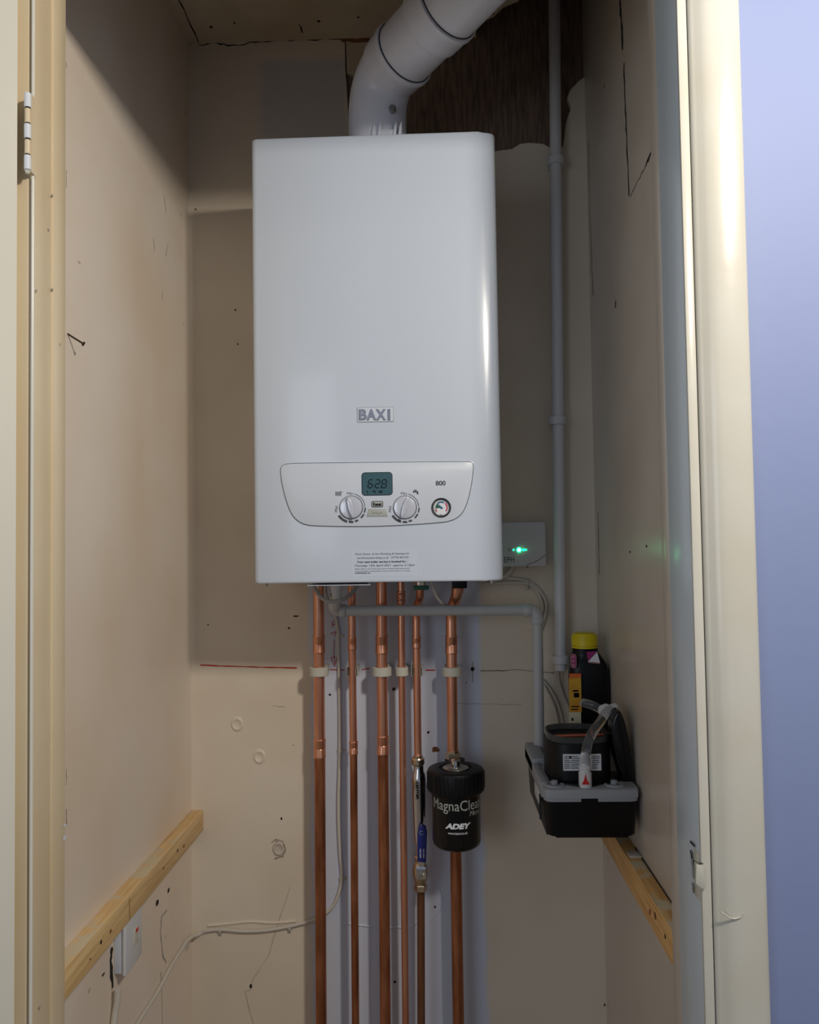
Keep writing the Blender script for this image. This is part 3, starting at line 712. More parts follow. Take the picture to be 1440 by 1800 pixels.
mb = MB(); mb.cyl(top(670.5) - Vector((0, 0, .001)), top(670.5) - Vector((0, 0, .014)), R22 + .004, M['brass'], seg=6); mb.build('union_nut', p3)
p4 = start(('slim bright copper pipe fourth from left, copper-coloured all the way down', (714, 1850)))
mb = MB(); mb.tube([top(705), pz(705.5, 1100), pz(709.5, 1450), pz(714, 1860), foot((709.5, 1450), (714, 1860))], R15 * .92, M['copper'], 26, smooth=False); mb.build('pipe', p4, angle=50); coupling(p4, 705, 1039, 1049, R15, name='coupling'); coupling(p4, 705.2, 1050, 1060, R15)
p5 = start(('copper pipe running down into the chrome valve with the blue lever', (740, 1850)))
mb = MB(); mb.tube([Vector((P(739, 1031, 1.70).x, 1.70, bz0 - .012)), P(738, 1050, 1.712), P(733, 1066, 1.735), pz(732, 1080), pz(732.3, 1130), pz(735, 1338)], R15, M['copper'], 26, sub=5); mb.build('upper_pipe', p5, angle=60)
pipe(p5, 'lower_pipe', [(740, 1556), (740.8, 1860)], R15 * 1.02, M['browncop']); coupling(p5, 732.4, 1119, 1139, R15)
p6 = start(('thick copper pipe furthest to the right, carrying the black magnetic filter', (806, 1850)))
mb = MB(); mb.tube([Vector((P(806, 1031, 1.71).x, 1.71, bz0 - .004)), P(803, 1045, 1.715), P(796, 1066, 1.735), pz(793.5, 1082), pz(793.6, 1130), pz(796, 1330)], R22, M['copper'], 30, sub=5); mb.build('upper_pipe', p6, angle=60)
pipe(p6, 'lower_pipe', [(801, 1480), (807, 1860)], R22 * 1.04, M['oldcop']); coupling(p6, 793.6, 1117, 1149, R22)
mb = MB(); mb.cyl(P(804, 1040, 1.713), P(805, 1033, 1.711), R22 + .001, M['copper'], seg=28); mb.build('coupling', p6)

# pipe clips on the pencil line
def clip(x, y, r, half, open_, lbl, Y=PYc, hh=.0092, grp='clips holding the copper pipes', m=None):
    q = P(x, y, Y); m = m or M['clip']
    root = thing('pipe_clip', (q.x, WALL, q.z), lbl, 'pipe clip', grp); mb = MB()
    i = r + .0004
    if open_:
        mb.lathe(q - Vector((0, 0, hh)), (0, 0, 1), [(i, 0), (half, 0), (half, 2 * hh), (i, 2 * hh), (i, 0)], m, 30, a0=142, a1=398)
    else:
        mb.lathe(q - Vector((0, 0, hh)), (0, 0, 1), [(i, 0), (half - .001, 0), (half, .001), (half, 2 * hh - .001), (half - .001, 2 * hh), (i, 2 * hh), (i, 0)], m, 36)
    mb.build('ring', root)
    mb = MB(); mb.box(q.x - half * .72, q.x + half * .72, q.y + r + .0025, WALL, q.z - hh * .9, q.z + hh * .9, m, .001); mb.build('base', root)
    return root
clip(560.8, 1180, R22, .0205, False, 'off-white clip round the leftmost copper pipe')
clip(620, 1180, R15, .0128, True, 'small open clip gripping the second copper pipe from left')
clip(671.6, 1180, R22, .0203, False, 'off-white clip round the third copper pipe from left')
clip(706.8, 1180, R15, .0135, False, 'off-white clip round the fourth copper pipe from left')
clip(733, 1180, R15, .0128, True, 'small open clip gripping the copper pipe above the blue lever valve')
clip(794.3, 1180, R22, .0205, False, 'off-white clip round the copper pipe above the black filter')

# ================================================================ LEVER VALVE
vY = 1.738
valve = thing('lever_valve', tuple(P(740, 1564, vY)), 'long chrome valve with a blue lever grip between the copper pipes', 'valve')
V = lambda x, y, Y=vY: P(x, y, Y)
mb = MB(); mb.lathe(V(735, 1344), (0, 0, 1), [(0, 0), (.0125, 0), (.0138, .002), (.0138, .012), (.0125, .0145), (.0098, .0155), (.0098, .019), (0, .019)], M['brass'], 6 * 4); mb.build('compression_nut', valve, angle=25)
mb = MB(); a_ = V(738, 1500); b2 = V(736, 1345); L_ = (b2 - a_).length
mb.lathe(a_, b2 - a_, [(0, 0), (.0088, 0), (.009, .02), (.0115, .026), (.0128, .04), (.0145, .10), (.0150, L_ - .03), (.0138, L_ - .018), (.0105, L_ - .012), (.0105, L_), (0, L_)], M['chrome'], 36); sl = mb.build('chrome_sleeve', valve)
mb = MB()
text(mb, 'CENTER', 731.5, 1374, 736, 1406, vY - .0152, M['black_ink'], bold=.03, rot=1)
mb.build('lettering', sl)
mb = MB(); a_ = V(739.5, 1553); b2 = V(738, 1497)
mb.lathe(a_, b2 - a_, [(0, 0), (.011, 0), (.013, .006), (.0155, .014), (.0165, .022), (.0155, .034), (.012, .042), (.0105, .044), (.0105, .050), (.0118, .052), (.0118, .056), (.0100, .058), (.0100, .064), (0, .064)], M['brass'], 28); mb.build('valve_body', valve)
mb = MB(); mb.lathe(V(740, 1566), (0, 0, 1), [(0, 0), (.0105, 0), (.0138, .002), (.0138, .0125), (.0125, .0145), (0, .0145)], M['brass'], 6); mb.build('compression_nut', valve, angle=25)
hY = vY - .019
mb = MB(); mb.cyl(P(741, 1536, vY - .012), P(741, 1536, hY - .004), .006, M['brass'], seg=20)
x0, x1, z0, z1 = prect(732.5, 1523, 749, 1545, hY); z0 = P(741, 1545, hY).z; z1 = P(741, 1523, hY).z
mb.box(x0, x1, hY - .0035, hY - .001, z0, z1, M['chrome'], .0006)
x0, x1, z0, z1 = prect(735, 1500, 748, 1526, hY); mb.prism([P(736, 1526, hY), P(746, 1526, hY), P(747, 1500, hY), P(736.5, 1500, hY)], (0, -.0025, 0), M['chrome'], .0005)
q = P(740, 1536, hY); mb.cyl((q.x, hY - .0035, q.z), (q.x, hY - .0085, q.z), .0058, M['steel'], seg=6); mb.cyl((q.x, hY - .0085, q.z), (q.x, hY - .0105, q.z), .0034, M['steel'], seg=16)
lv = mb.build('lever', valve)
mb = MB(); g_ = [P(734, 1513, hY), P(749, 1515, hY), P(750, 1490, hY), P(751, 1463, hY), P(749, 1452, hY), P(742, 1448, hY), P(735.5, 1453, hY), P(734, 1466, hY), P(733.5, 1490, hY)]
mb.prism([p + Vector((0, .002, 0)) for p in g_], (0, -.009, 0), M['blue'], .003, 3)
gb = hY - .0072
for (y0, y1) in ((1500, 1508), (1492, 1499)): text(mb, 'II', 738, y0, 746, y1, gb, M['lgrey'])
c = P(741, 1464, gb); arc(mb, c.x, c.z, gb, .0036, .0044, 30, 330, M['lgrey'], .0002)
mb.build('lever_grip', lv)

# ================================================================ MAGNETIC FILTER
fY = 1.672
mf = thing('magnetic_filter', tuple(P(803, 1492, fY)), 'black cylindrical magnetic filter lettered in white on the right-hand copper pipe', 'filter')
c = P(802.5, 1440, fY); fX = c.x
zt, zc_, zb = P(800, 1349, fY).z, P(800, 1387, fY).z, P(803, 1487, fY).z
rb_, rc_ = .0488, .0572
mb = MB(); mb.lathe((fX, fY, zb), (0, 0, 1), [(0, 0), (.030, .0), (.042, .003), (.0475, .0085), (rb_, .016), (rb_, zc_ - zb + .004), (0, zc_ - zb + .004)], M['blackg'], 64); can = mb.build('canister', mf, angle=40)
mb = MB(); vs_prof = []
hc = zt - zc_; nseg = 96
mb.lathe((fX, fY, zc_), (0, 0, 1), [(rb_, -.004), (rc_ - .004, -.003), (rc_ - .001, 0), (rc_, .004), (rc_, hc - .007), (rc_ - .002, hc - .002), (rc_ - .006, hc), (.034, hc), (.033, hc - .003), (.028, hc - .003), (.027, hc), (0, hc)], M['blackm'], 64)
for k in range(40):
    a_ = 2 * math.pi * k / 40; v = Vector((math.cos(a_), math.sin(a_), 0)); t = Vector((-v.y, v.x, 0)); b0 = Vector((fX, fY, zc_ + .004)) + v * (rc_ - .001)
    if k % 5 == 4: continue
    mb.prism([b0 - t * .0028, b0 + t * .0028, b0 + t * .0022 + v * .0022, b0 - t * .0022 + v * .0022], (0, 0, hc - .011), M['blackm'])
mb.build('screw_collar', mf, angle=30)
mb = MB(); mb.lathe((fX, fY, zt - .001), (0, 0, 1), [(0, .0015), (.026, .0015), (.027, 0), (.022, .003), (.021, .0035), (0, .0035)], M['steel'], 44)
mb.cyl((fX, fY - .006, zt), (fX, fY - .006, zt + .017), .0095, M['chrome'], r1=.009, seg=30, bev=.001); mb.build('bleed_valve', mf)
mb = MB(); q = P(796.5, 1343, PYc)
mb.cyl((q.x, PYc, q.z - .004), (q.x, PYc, q.z + .024), .0165, M['brass'], seg=6, bev=.001); mb.cyl((q.x, PYc, q.z + .024), (q.x, PYc, q.z + .028), .014, M['brass'], seg=28)
mb.build('union_nut', mf, angle=25)
mb = MB(); mb.cyl((fX, PYc, zt - .002), (fX, PYc, zb + .02), .021, M['blackm'], seg=30); mb.cyl((fX, fY, zb + .05), (fX, PYc, zb + .05), .018, M['blackm'], seg=26); mb.build('rear_port', mf)
mb = MB()
def wrap(txt, x0, y0, x1, y1, bold=0, m=None, shear=0, off=.0002):
    # lettering bent round the canister; x given as seen face-on, turned into angles
    def ang(x): return math.asin(max(-.999, min(.999, (P(x, (y0 + y1) / 2, fY - rb_).x * (fY - .02) / (fY - rb_) - fX) / rb_)))
    a0, a1 = ang(x0), ang(x1); z0 = P(802, y1, fY - rb_).z; z1 = P(802, y0, fY - rb_).z
    vs, fs = glyphs(txt, bold, .5); out = []
    for (u, v, w) in vs:
        a_ = a0 + (a1 - a0) * u + shear * (v - .5) * (z1 - z0) / rb_; r_ = rb_ + off * (w + 1)
        out.append((fX + r_ * math.sin(a_), fY - r_ * math.cos(a_), z0 + (z1 - z0) * v))
    mb.add(out, fs, m or M['paper'])
wrap('MagnaClean', 763.5, 1408, 843.5, 1432, m=M['grey'])
wrap('Micro', 826, 1428, 842, 1437, shear=.2, m=M['grey'])
wrap('ADEY', 784, 1448, 826, 1458, bold=.06, shear=.3)
wrap('www.baxi.co.uk', 787.5, 1463, 821.5, 1467.5, bold=.01)
mb.build('lettering', can)

# ================================================================ WHITE WASTE PIPE (horizontal, then down to the pump)
wY = 1.70; wr = .0116
wp = thing('condensate_pipe', tuple(P(947, 1325, wY)), 'white plastic waste pipe running right under the boiler then down to the pump', 'pipe')
Q = lambda x, y: P(x, y, wY)
mb = MB(); mb.tube([Q(607, 1073.5), Q(922, 1072.5)], wr * .93, M['pvcg'], 28, smooth=False); mb.build('horizontal_pipe', wp, angle=50)
mb = MB(); mb.tube([Q(945, 1095), Q(948, 1338)], wr * .93, M['pvcg'], 28, smooth=False); mb.build('drop_pipe', wp, angle=50)
def elbow(pts, name='elbow', collars=()):
    mb = MB(); mb.tube(pts, wr * 1.08, M['pvcg'], 28, sub=8)
    for (a_, b2) in collars: mb.cyl(a_, b2, wr * 1.17, M['pvcg'], seg=28, bev=.0006)
    mb.build(name, wp, angle=50)
elbow([Q(921, 1072.5), Q(930, 1072.5), Q(939, 1075), Q(944, 1083), Q(944.7, 1097)], collars=((Q(920, 1072.5), Q(934, 1072.6)), (Q(944.8, 1097), Q(944.4, 1086))))
elbow([P(590, 1046, 1.665), P(590, 1056, 1.67), P(588, 1064, 1.685), P(593, 1072, 1.698), Q(608, 1073.5)], collars=((Q(608, 1073.5), Q(598, 1073.5)),))

# tall white conduit beside the boiler, with its three clips
cY = 1.768; cr = .0126
cp = thing('vertical_pipe', tuple(P(985, 1178, cY)), 'tall white plastic pipe rising past the right side of the boiler into the ceiling', 'pipe')
mb = MB(); a_ = P(985.5, 1178, cY); b2 = P(974.5, 0, cY); tdir = (b2 - a_) / (b2 - a_).z; e = a_ + tdir * (2.62 - a_.z)
mb.lathe(a_, e - a_, [(.0, .012), (cr - .002, .012), (cr - .002, 0), (cr, 0), (cr, (e - a_).length), (0, (e - a_).length)], M['pvc'], 30); mb.build('tube', cp, angle=40)
gc = 'clips holding the tall white pipe'
for (y, x, l) in ((284, 977, 'white clip near the top of the tall white pipe, beside the broken plaster'), (740, 980, 'white clip halfway up the tall white pipe, right of the boiler badge'), (1159, 985, 'white clip at the bottom end of the tall white pipe')):
    clip(x, y, cr, .0185, False, l, cY, .0085, gc, M['pvc'])
mb = MB(); mb.tube([P(983.5, 1170, cY), P(984, 1190, cY + .01), P(990, 1215, WALL - .004), P(1002, 1245, WALL - .004), P(1016, 1275, WALL - .004)], .0018, M['cableg'], 10)
tag(mb.build('cable', loc=P(1016, 1275, WALL - .004)), 'thin dark grey cable dropping out of the tall white pipe behind the bottle', 'cable')
for k, (lbl) in enumerate(('pale grey cable curving behind the pump, left of the pair', 'pale grey cable curving behind the pump, right of the pair')):
    d = k * 8; mb = MB(); mb.tube([P(952 + d * .3, 1195, WALL - .004), P(962 + d, 1215, WALL - .004), P(974 + d, 1240, WALL - .004), P(981 + d, 1270, WALL - .004), P(984 + d, 1320, WALL - .004)], .0028, M['cable'], 10)
    tag(mb.build('cable', loc=P(984 + d, 1320, WALL - .004)), lbl, 'cable', 'cables curving behind the pump')

# ================================================================ WIRELESS RECEIVER
rY = 1.768
rec = thing('heating_receiver', tuple(P(915, 996, WALL)), 'small white heating receiver box with a glowing green light', 'receiver')
mb = MB(); x0 = P(872, 955, rY).x; x1 = P(960, 955, rY).x; z0 = P(915, 996, rY).z; z1 = P(915, 917.5, rY).z
mb.prism([(x, WALL, z) for x, z in rrect(x0, x1, z0, z1, .005)], (0, rY - WALL, 0), M['pvc'], .003, 3)
hs = mb.build('housing', rec)
mb = MB(); mb.ribbon([P(925, 993, rY), P(940, 988, rY), P(952, 981, rY), P(959, 975, rY)], BY, .0012, M['ink'], lift=.0003, sub=3); mb.build('cover_seam', rec)
mb = MB(); q = P(912.5, 966.5, rY); mb.lathe(q, BY, [(0, 0), (.003, 0), (.0026, .0014), (0, .002)], M['ledw'], 18)
mb.lathe(q, BY, [(.0031, 0), (.0052, .0), (.0048, .0007), (.003, .0009)], M['led'], 20)
for (x, s_) in ((903, .0018), (921, .0026), (925, .0016)): mb.lathe(P(x, 966.5, rY), BY, [(0, 0), (s_, 0), (0, .0007)], M['led'], 12)
mb.build('green_light', rec)
mb = MB(); mb.lathe(P(896, 966.5, rY), BY, [(0, 0), (.0042, 0), (.0038, .0009), (0, .0012)], M['grey'], 20); mb.build('button', rec)
mb = MB(); text(mb, 'EPH', 886.5, 979, 904, 989, rY, M['ink']); mb.build('lettering', rec)
mb = MB(); mb.lathe((P(928, 996, rY).x, rY + .01, z0 + .001), (0, 0, -1), [(0, 0), (.003, 0), (.003, .003), (0, .003)], M['dark'], 14)
mb.build('base_screw', rec)
# cables leaving the receiver
mb = MB(); mb.tube([P(903, 990, WALL - .012), P(899, 1001, WALL - .008), P(890, 1011, WALL - .008), P(876, 1018, WALL - .02), P(862, 1019, WALL - .03)], .0052, M['cable'], 12)
tag(mb.build('cable', loc=P(890, 1011, WALL - .008)), 'thick white cable from the receiver box to behind the boiler', 'cable')
mb = MB(); mb.tube([P(866, 1013, WALL - .01), P(895, 1016, WALL - .006), P(925, 1021, WALL - .0045), P(942, 1031, WALL - .0045), P(955, 1047, WALL - .0045), P(961, 1066, WALL - .0045), P(956, 1092, WALL - .0045), P(949, 1112, WALL - .0045)], .0035, M['cable'], 12)
tag(mb.build('cable', loc=P(925, 1021, WALL)), 'outer of two white cables looping right below the receiver box', 'cable', 'cables looping below the receiver')
mb = MB(); mb.tube([P(850, 1026, WALL - .014), P(880, 1025, WALL - .009), P(922, 1025, WALL - .006), P(938, 1033, WALL - .0045), P(948, 1046, WALL - .0045), P(954, 1068, WALL - .0045), P(950, 1085, WALL - .0045), P(945, 1112, WALL - .0045)], .0033, M['cable'], 12)
tag(mb.build('cable', loc=P(922, 1025, WALL)), 'inner of two white cables looping right below the receiver box', 'cable', 'cables looping below the receiver')
def cclip(q, lbl, s=.006, nrm=(0, -1, 0), vert=True, grp='small cable clips'):
    nrm = Vector(nrm); mb = MB(); root = thing('cable_clip', tuple(q), lbl, 'cable clip', grp)
    along = Vector((0, 0, 1)) if vert else (Vector((1, 0, 0)) if abs(nrm.y) > .5 else Vector((0, 1, 0)))
    side = along.cross(nrm)
    w = .003; prof = [side * -s, side * -s + nrm * s * .9, side * -s * .5 + nrm * s * 1.5, side * s * .5 + nrm * s * 1.5, side * s + nrm * s * .9, side * s * 1.9 + nrm * s * .9, side * s * 1.9]
    mb.prism([q - along * w + p for p in prof], along * w * 2, M['clip']); mb.build('saddle', root)
    mb = MB(); mb.cyl(q + side * s * 1.45 + nrm * s * .85, q + side * s * 1.45 + nrm * s * 1.15, .0014, M['steel'], seg=12); mb.build('pin', root)
cclip(P(926, 1024, WALL), 'cable clip gripping the two looping cables under the receiver box', .0085, vert=False)

# ================================================================ WALL CABLE
cw = WALL - .0042
mb = MB()
mb.tube([P(589, 1078, cw), P(592, 1092, cw), P(595, 1112, cw), P(595, 1135, cw), P(597, 1230, cw), P(597.5, 1320, cw), P(595, 1420, cw), P(598, 1500, cw), P(601, 1535, cw), P(598, 1562, cw), P(586, 1592, cw), P(566, 1610, cw), P(548, 1618, cw), P(515, 1627, cw), P(470, 1635, cw), P(430, 1637, cw), P(390, 1634, cw), P(365, 1636, cw), P(349, 1643, cw),
         PX(331, 1652, XL + .006), PX(316, 1674, XL + .0045), PX(298, 1704, XL + .0045), PX(276, 1745, XL + .0045), PX(238, 1806, XL + .0045), PX(215, 1850, XL + .0045)], .0037, M['cable'], 12)
tag(mb.build('cable', loc=P(548, 1618, cw)), 'white cable down between the pipes, then left and round the corner', 'cable')
for (q, l, nm, vt) in ((P(596.5, 1117, WALL), 'cable clip between the first two copper pipes, just above the pencil arrow', BY, True),
                    (P(598, 1318, WALL), 'cable clip between the first two copper pipes, below their ring clips', BY, True),
                    (P(601, 1543, WALL), 'lowest cable clip between the first two copper pipes', BY, True),
                    (P(388, 1634, WALL), 'cable clip on the back wall nearest the left corner', BY, False),
                    (P(510, 1629, WALL), 'cable clip on the back wall just left of the copper pipes', BY, False)):
    cclip(q, l, .0052, nm, vt)
q = PX(326, 1660, XL); cclip(q, 'cable clip on the left wall beside the corner', .0052, NX, False)
mb = MB(); mb.tube([PX(207, 1738, XL + .012), PX(206, 1760, XL + .011), PX(202, 1785, XL + .008), PX(197, 1830, XL + .006)], .0055, M['cable'], 12)
tag(mb.build('cable', loc=PX(206, 1760, XL + .011)), 'short thick cream cable dropping from the switch box on the left wall', 'cable')

# ================================================================ SWITCH BOX on the left wall
sx = XL + .021
y0s = PX(199, 1700, XL).y; y1s = PX(250, 1640, sx).y; zb_ = PX(214, 1728, sx).z
sw = thing('wall_switch', (XL, (y0s + y1s) / 2, zb_), 'white surface-mounted wall switch with a red marker under the left batten', 'switch')
mb = MB(); mb.box(XL, sx - .007, y0s + .003, y1s - .003, zb_ + .003, zb_ + .082, M['panel'], .002); mb.build('back_box', sw)
mb = MB(); mb.box(sx - .007, sx, y0s, y1s, zb_, zb_ + .086, M['pvc'], .003, 3); mb.build('faceplate', sw)
q = PX(239, 1636, sx); mb = MB(); mb.box(sx - .001, sx + .0022, q.y - .012, q.y + .006, q.z - .022, q.z + .006, M['gloss'], .001)
rk = mb.build('rocker', sw)
mb = MB(); mb.box(sx + .002, sx + .003, q.y - .006, q.y + .004, q.z - .001, q.z + .005, M['red'], .0004); mb.build('red_marker', rk)

# ================================================================ NAIL on left wall, HINGE PLATE on the right jamb
a_ = PX(119, 587, XL); b2 = P(146, 604, a_.y + .004)
mb = MB(); mb.cyl(a_ - (b2 - a_).normalized() * .003, b2, .0014, M['rust'], seg=10)
dd = (b2 - a_).normalized(); mb.cyl(b2, b2 + dd * .0014, .0036, M['rust'], seg=14)
tag(mb.build('nail', loc=a_), 'dark steel nail sticking out of the left wall', 'nail')
root = thing('hinge_plate', tuple(PX(1224, 1570, JX)), 'broken paint-covered hinge plate on the right door jamb', 'hinge')
mb = MB(); t0 = PX(1212, 1482, JX); t1 = PX(1225, 1574, JX)
mb.box(JX - .0016, JX + .001, 1.004, 1.022, PX(1220, 1568, JX).z, PX(1216, 1484, JX).z, M['gloss'], .0008)
mb.ribbon([PX(1216, 1480, JX), PX(1224, 1488, JX)], NXr, .004, M['crack'], .001, lift=.002)
mb.ribbon([PX(1217, 1494, JX), PX(1219, 1508, JX), PX(1221, 1520, JX)], NXr, .006, M['crack'], .001, lift=.002)
mb.ribbon([PX(1220, 1552, JX), PX(1223, 1570, JX)], NXr, .008, M['steel'], .001, lift=.002)
mb.ribbon([PX(1219, 1510, JX), PX(1222, 1545, JX)], NXr, .007, M['lgrey'], .0005, lift=.0022)
mb.build('jamb_leaf', root)
mb = MB(); u0 = P(1222, 1562, .996); u1 = P(1238, 1520, .996)
mb.prism([P(1223, 1519, .998), P(1234, 1521, .998), P(1238, 1527, .998), P(1239, 1545, .998), P(1238, 1562, .998), P(1231, 1560, .998), P(1222, 1552, .998)], (0, -.003, 0), M['clip'], .001)
mb.ribbon([P(1219, 1512, .9975), P(1229, 1517, .9975), P(1236, 1518, .9975)], BY, .0014, M['crack'], .0003)
mb.build('folded_leaf', root)

# ================================================================ TIMBER BATTENS
def batten(side):
    if side < 0:
        x0, x1 = XL, XL + .026; z0, z1 = .682, .7255; y0, y1 = 1.085, WALL
        root = thing('timber_batten', (x0, 1.45, z0), 'pale pine batten fixed along the left wall', 'batten'); w = M['wood']
    else:
        x0, x1 = XR - .026, XR; z0, z1 = .7015, .7505; y0, y1 = 1.13, 1.72
        root = thing('timber_batten', (x0, 1.45, z0), 'orange-toned pine batten fixed along the right wall under the pump', 'batten'); w = M['woodr']
    mb = MB(); mb.box(x0, x1, y0, y1, z0, z1, w, .0015)
    if side < 0:
        fx_ = x1
        for (x, y, a) in ((323, 1487, .004), (287, 1526, .003), (194, 1637, .0035), (158, 1686, .002), (227, 1583, .0015)):
            mb.blob(PX(x, y, fx_), NX, a, a * .8, M['knot'])
        mb.ribbon([PX(228, 1577, fx_), PX(228, 1616, fx_)], NX, .004, M['woodp'], .001)
    else:
        fx_ = x0
        for (x, y, a) in ((1143, 1603, .004), (1152, 1610, .005)): mb.blob(PX(x, y, fx_), NXr, a, a * 1.2, M['knot'])
        mb.ribbon([PX(1139, 1565, fx_), PX(1156, 1592, fx_)], NXr, .0015, M['knot'], .0008)
    bb = mb.build('beam', root)
    mb = MB()
    if side > 0: mb.box(x0 + .004, x1 - .001, 1.45, 1.475, z1, z1 + .003, M['filler'], .001); mb.ribbon([(x1 - .001, 1.13, z1 + .0002), (x1 - .001, 1.5, z1 + .0002)], (0, 0, 1), .003, M['crack'], .0003)
    if side > 0: mb.build('plaster_crumb', root)
    for yy in ((1.25, 1.62) if side < 0 else (1.22,)):
        mb = MB(); xx = x1 if side < 0 else x0; s_ = 1 if side < 0 else -1
        mb.cyl((xx - s_ * .001, yy, (z0 + z1) / 2), (xx + s_ * .0006, yy, (z0 + z1) / 2), .0032, M['rust'], seg=14); mb.build('screw_head', root)
batten(-1); batten(1)

# ================================================================ CONDENSATE PUMP
kx0, kx1 = P(957, 1430, 1.43).x, XR - .006
ky0, ky1 = 1.43, 1.72
kz0 = P(1030, 1475, 1.43).z; kz1 = P(1030, 1408, 1.43).z; kz2 = P(1030, 1388, 1.43).z
pump = thing('condensate_pump', ((kx0 + kx1) / 2, (ky0 + ky1) / 2, kz0), 'black condensate pump with a light grey deck resting on the right-hand batten', 'pump')
def xyprism(mb, pts, z0, z1, m, bev=0): mb.prism([(x, y, z0) for x, y in pts], (0, 0, z1 - z0), m, bev)
def rr_xy(x0, x1, y0, y1, r): return rrect(x0, x1, y0, y1, r, 6)
mb = MB()
pts = rr_xy(kx0 + .003, kx1 - .003, ky0 + .004, ky1, .016)
# tapered tub
bm = bmesh.new(); lo = [bm.verts.new(((x - (kx0 + kx1) / 2) * .96 + (kx0 + kx1) / 2, (y - 1.58) * .98 + 1.58, kz0)) for x, y in pts]; hi = [bm.verts.new((x, y, kz1 + .002)) for x, y in pts]; n = len(pts)
bm.faces.new(lo[::-1]); bm.faces.new(hi)
for k in range(n): bm.faces.new([lo[k], lo[(k + 1) % n], hi[(k + 1) % n], hi[k]])
bmesh.ops.bevel(bm, geom=[e for e in bm.edges if all(v in lo for v in e.verts)], offset=.007, segments=3, affect='EDGES', profile=.5)
mb.addbm(bm, M['black']); mb.build('tank', pump, angle=40)
# deck: rim with a notch at the front and a rear raised shoulder
mb = MB()
xm0 = P(1022, 1400, 1.43).x; xm1 = P(1052, 1400, 1.43).x
dk = [(kx0, ky1), (kx0, ky0 + .014), (kx0 + .004, ky0 + .004), (kx0 + .014, ky0), (kx1 - .014, ky0), (kx1 - .003, ky0 + .004), (kx1, ky0 + .014), (kx1, ky1)]
xyprism(mb, dk, kz1 + .004, kz2, M['lgrey'], .004)
lip = [(kx0 + .002, ky0 + .03), (kx0 + .002, ky0 + .014), (kx0 + .006, ky0 + .005), (kx0 + .014, ky0 + .0015), (xm0, ky0 + .0015), (xm0, ky0 + .03)]
xyprism(mb, lip, kz1 - .002, kz1 + .006, M['lgrey'])
lip = [(xm1, ky0 + .03), (xm1, ky0 + .0015), (kx1 - .014, ky0 + .0015), (kx1 - .004, ky0 + .006), (kx1 - .001, ky0 + .03)]
xyprism(mb, lip, kz1 - .002, kz1 + .006, M['lgrey'])
mb.box(kx0 - .001, kx0 + .012, ky0 + .03, ky1, kz1 - .004, kz2 + .004, M['lgrey'], .003)
mb.box(kx0 - .001, kx0 + .026, ky0 + .16, ky1, kz1, kz2 + .012, M['lgrey'], .004)
dkob = mb.build('deck', pump, angle=40)
for (x, l) in ((979, 'left-hand round inlet well'), (1086, 'right-hand round inlet well')):
    mb = MB(); q = PZ(x, 1388, kz2); q.y = max(q.y, ky0 + .028)
    mb.lathe((q.x, q.y, kz2 - .0005), (0, 0, 1), [(0, .0006), (.0115, .0006), (.0125, .0028), (.0165, .0028), (.0178, .001), (.018, 0)], M['lgrey'], 30)
    mb.cyl((q.x, q.y, kz2), (q.x, q.y, kz2 + .008), .0058, M['lgrey'], seg=22, bev=.0008)
    mb.build('inlet_cap', dkob)
# motor housing, rounded, with bright label
hc_ = Vector(((P(962, 1340, 1.50).x + P(1076, 1340, 1.50).x) / 2, 1.530, 0)); hw = (P(1076, 1340, 1.50).x - P(962, 1340, 1.50).x) / 2
zt_ = P(1020, 1300, 1.50).z
mb = MB(); sup = []
for k in range(48):
    t = 2 * math.pi * k / 48; c_, s_ = math.cos(t), math.sin(t); e_ = .62
    sup.append((hc_.x + hw * math.copysign(abs(c_) ** e_, c_), hc_.y + .062 * math.copysign(abs(s_) ** (e_ * 1.2), s_)))
xyprism(mb, sup, kz2 - .002, zt_, M['blackm'], .004); mh = mb.build('motor_housing', pump, angle=40)
mb = MB(); ly = hc_.y - .062 - .0008; la = P(990, 1326, ly); lb = P(1057.5, 1354.5, ly)
mb.box(la.x, lb.x, ly, ly + .003, lb.z, la.z, M['paper'])
for k in range(7):
    y_ = 1329 + k * 3.4
    for (xa, xb) in ((992, 1001 + random.uniform(0, 3)), (1004, 1016 + random.uniform(0, 4)), (1041, 1055 - random.uniform(0, 7))):
        a_ = P(xa, y_, ly); b2 = P(xb, y_ + 1.3, ly); mb.box(a_.x, b2.x, ly - .0003, ly, b2.z, a_.z, M['ink'])
a_ = P(1001, 1329, ly); b2 = P(1004.5, 1333, ly); mb.box(a_.x, b2.x, ly - .0004, ly, b2.z, a_.z, M['black_ink'])
mb.build('data_label', mh)
mb = MB()
top_ = [(x, y) for x, y in sup]
ctr = Vector((hc_.x, hc_.y))
mb2 = []
outer = [((x - ctr.x) * .96 + ctr.x, (y - ctr.y) * .96 + ctr.y) for x, y in sup]; inner = [((x - ctr.x) * .91 + ctr.x, (y - ctr.y) * .91 + ctr.y) for x, y in sup]
vs = [(x, y, zt_ - .001) for x, y in outer] + [(x, y, zt_ + .010) for x, y in outer] + [(x, y, zt_ + .010) for x, y in inner] + [(x, y, zt_ - .001) for x, y in inner]; n = 48; fs = []
for r_ in range(3):
    for k in range(n): fs.append([r_ * n + k, r_ * n + (k + 1) % n, (r_ + 1) * n + (k + 1) % n, (r_ + 1) * n + k])
mb.add(vs, fs, M['smoke']); mb.build('clear_rim', mh)
mb = MB(); sk = [(kx0 + .018, hc_.y), (kx0 + .016, hc_.y - .045), (kx0 + .024, hc_.y - .062), (hc_.x - .03, ky0 + .028), (hc_.x - .012, ky0 + .014), (hc_.x + .012, ky0 + .014), (hc_.x + .03, ky0 + .028), (kx1 - .026, hc_.y - .06), (kx1 - .02, hc_.y - .045), (kx1 - .02, hc_.y)]
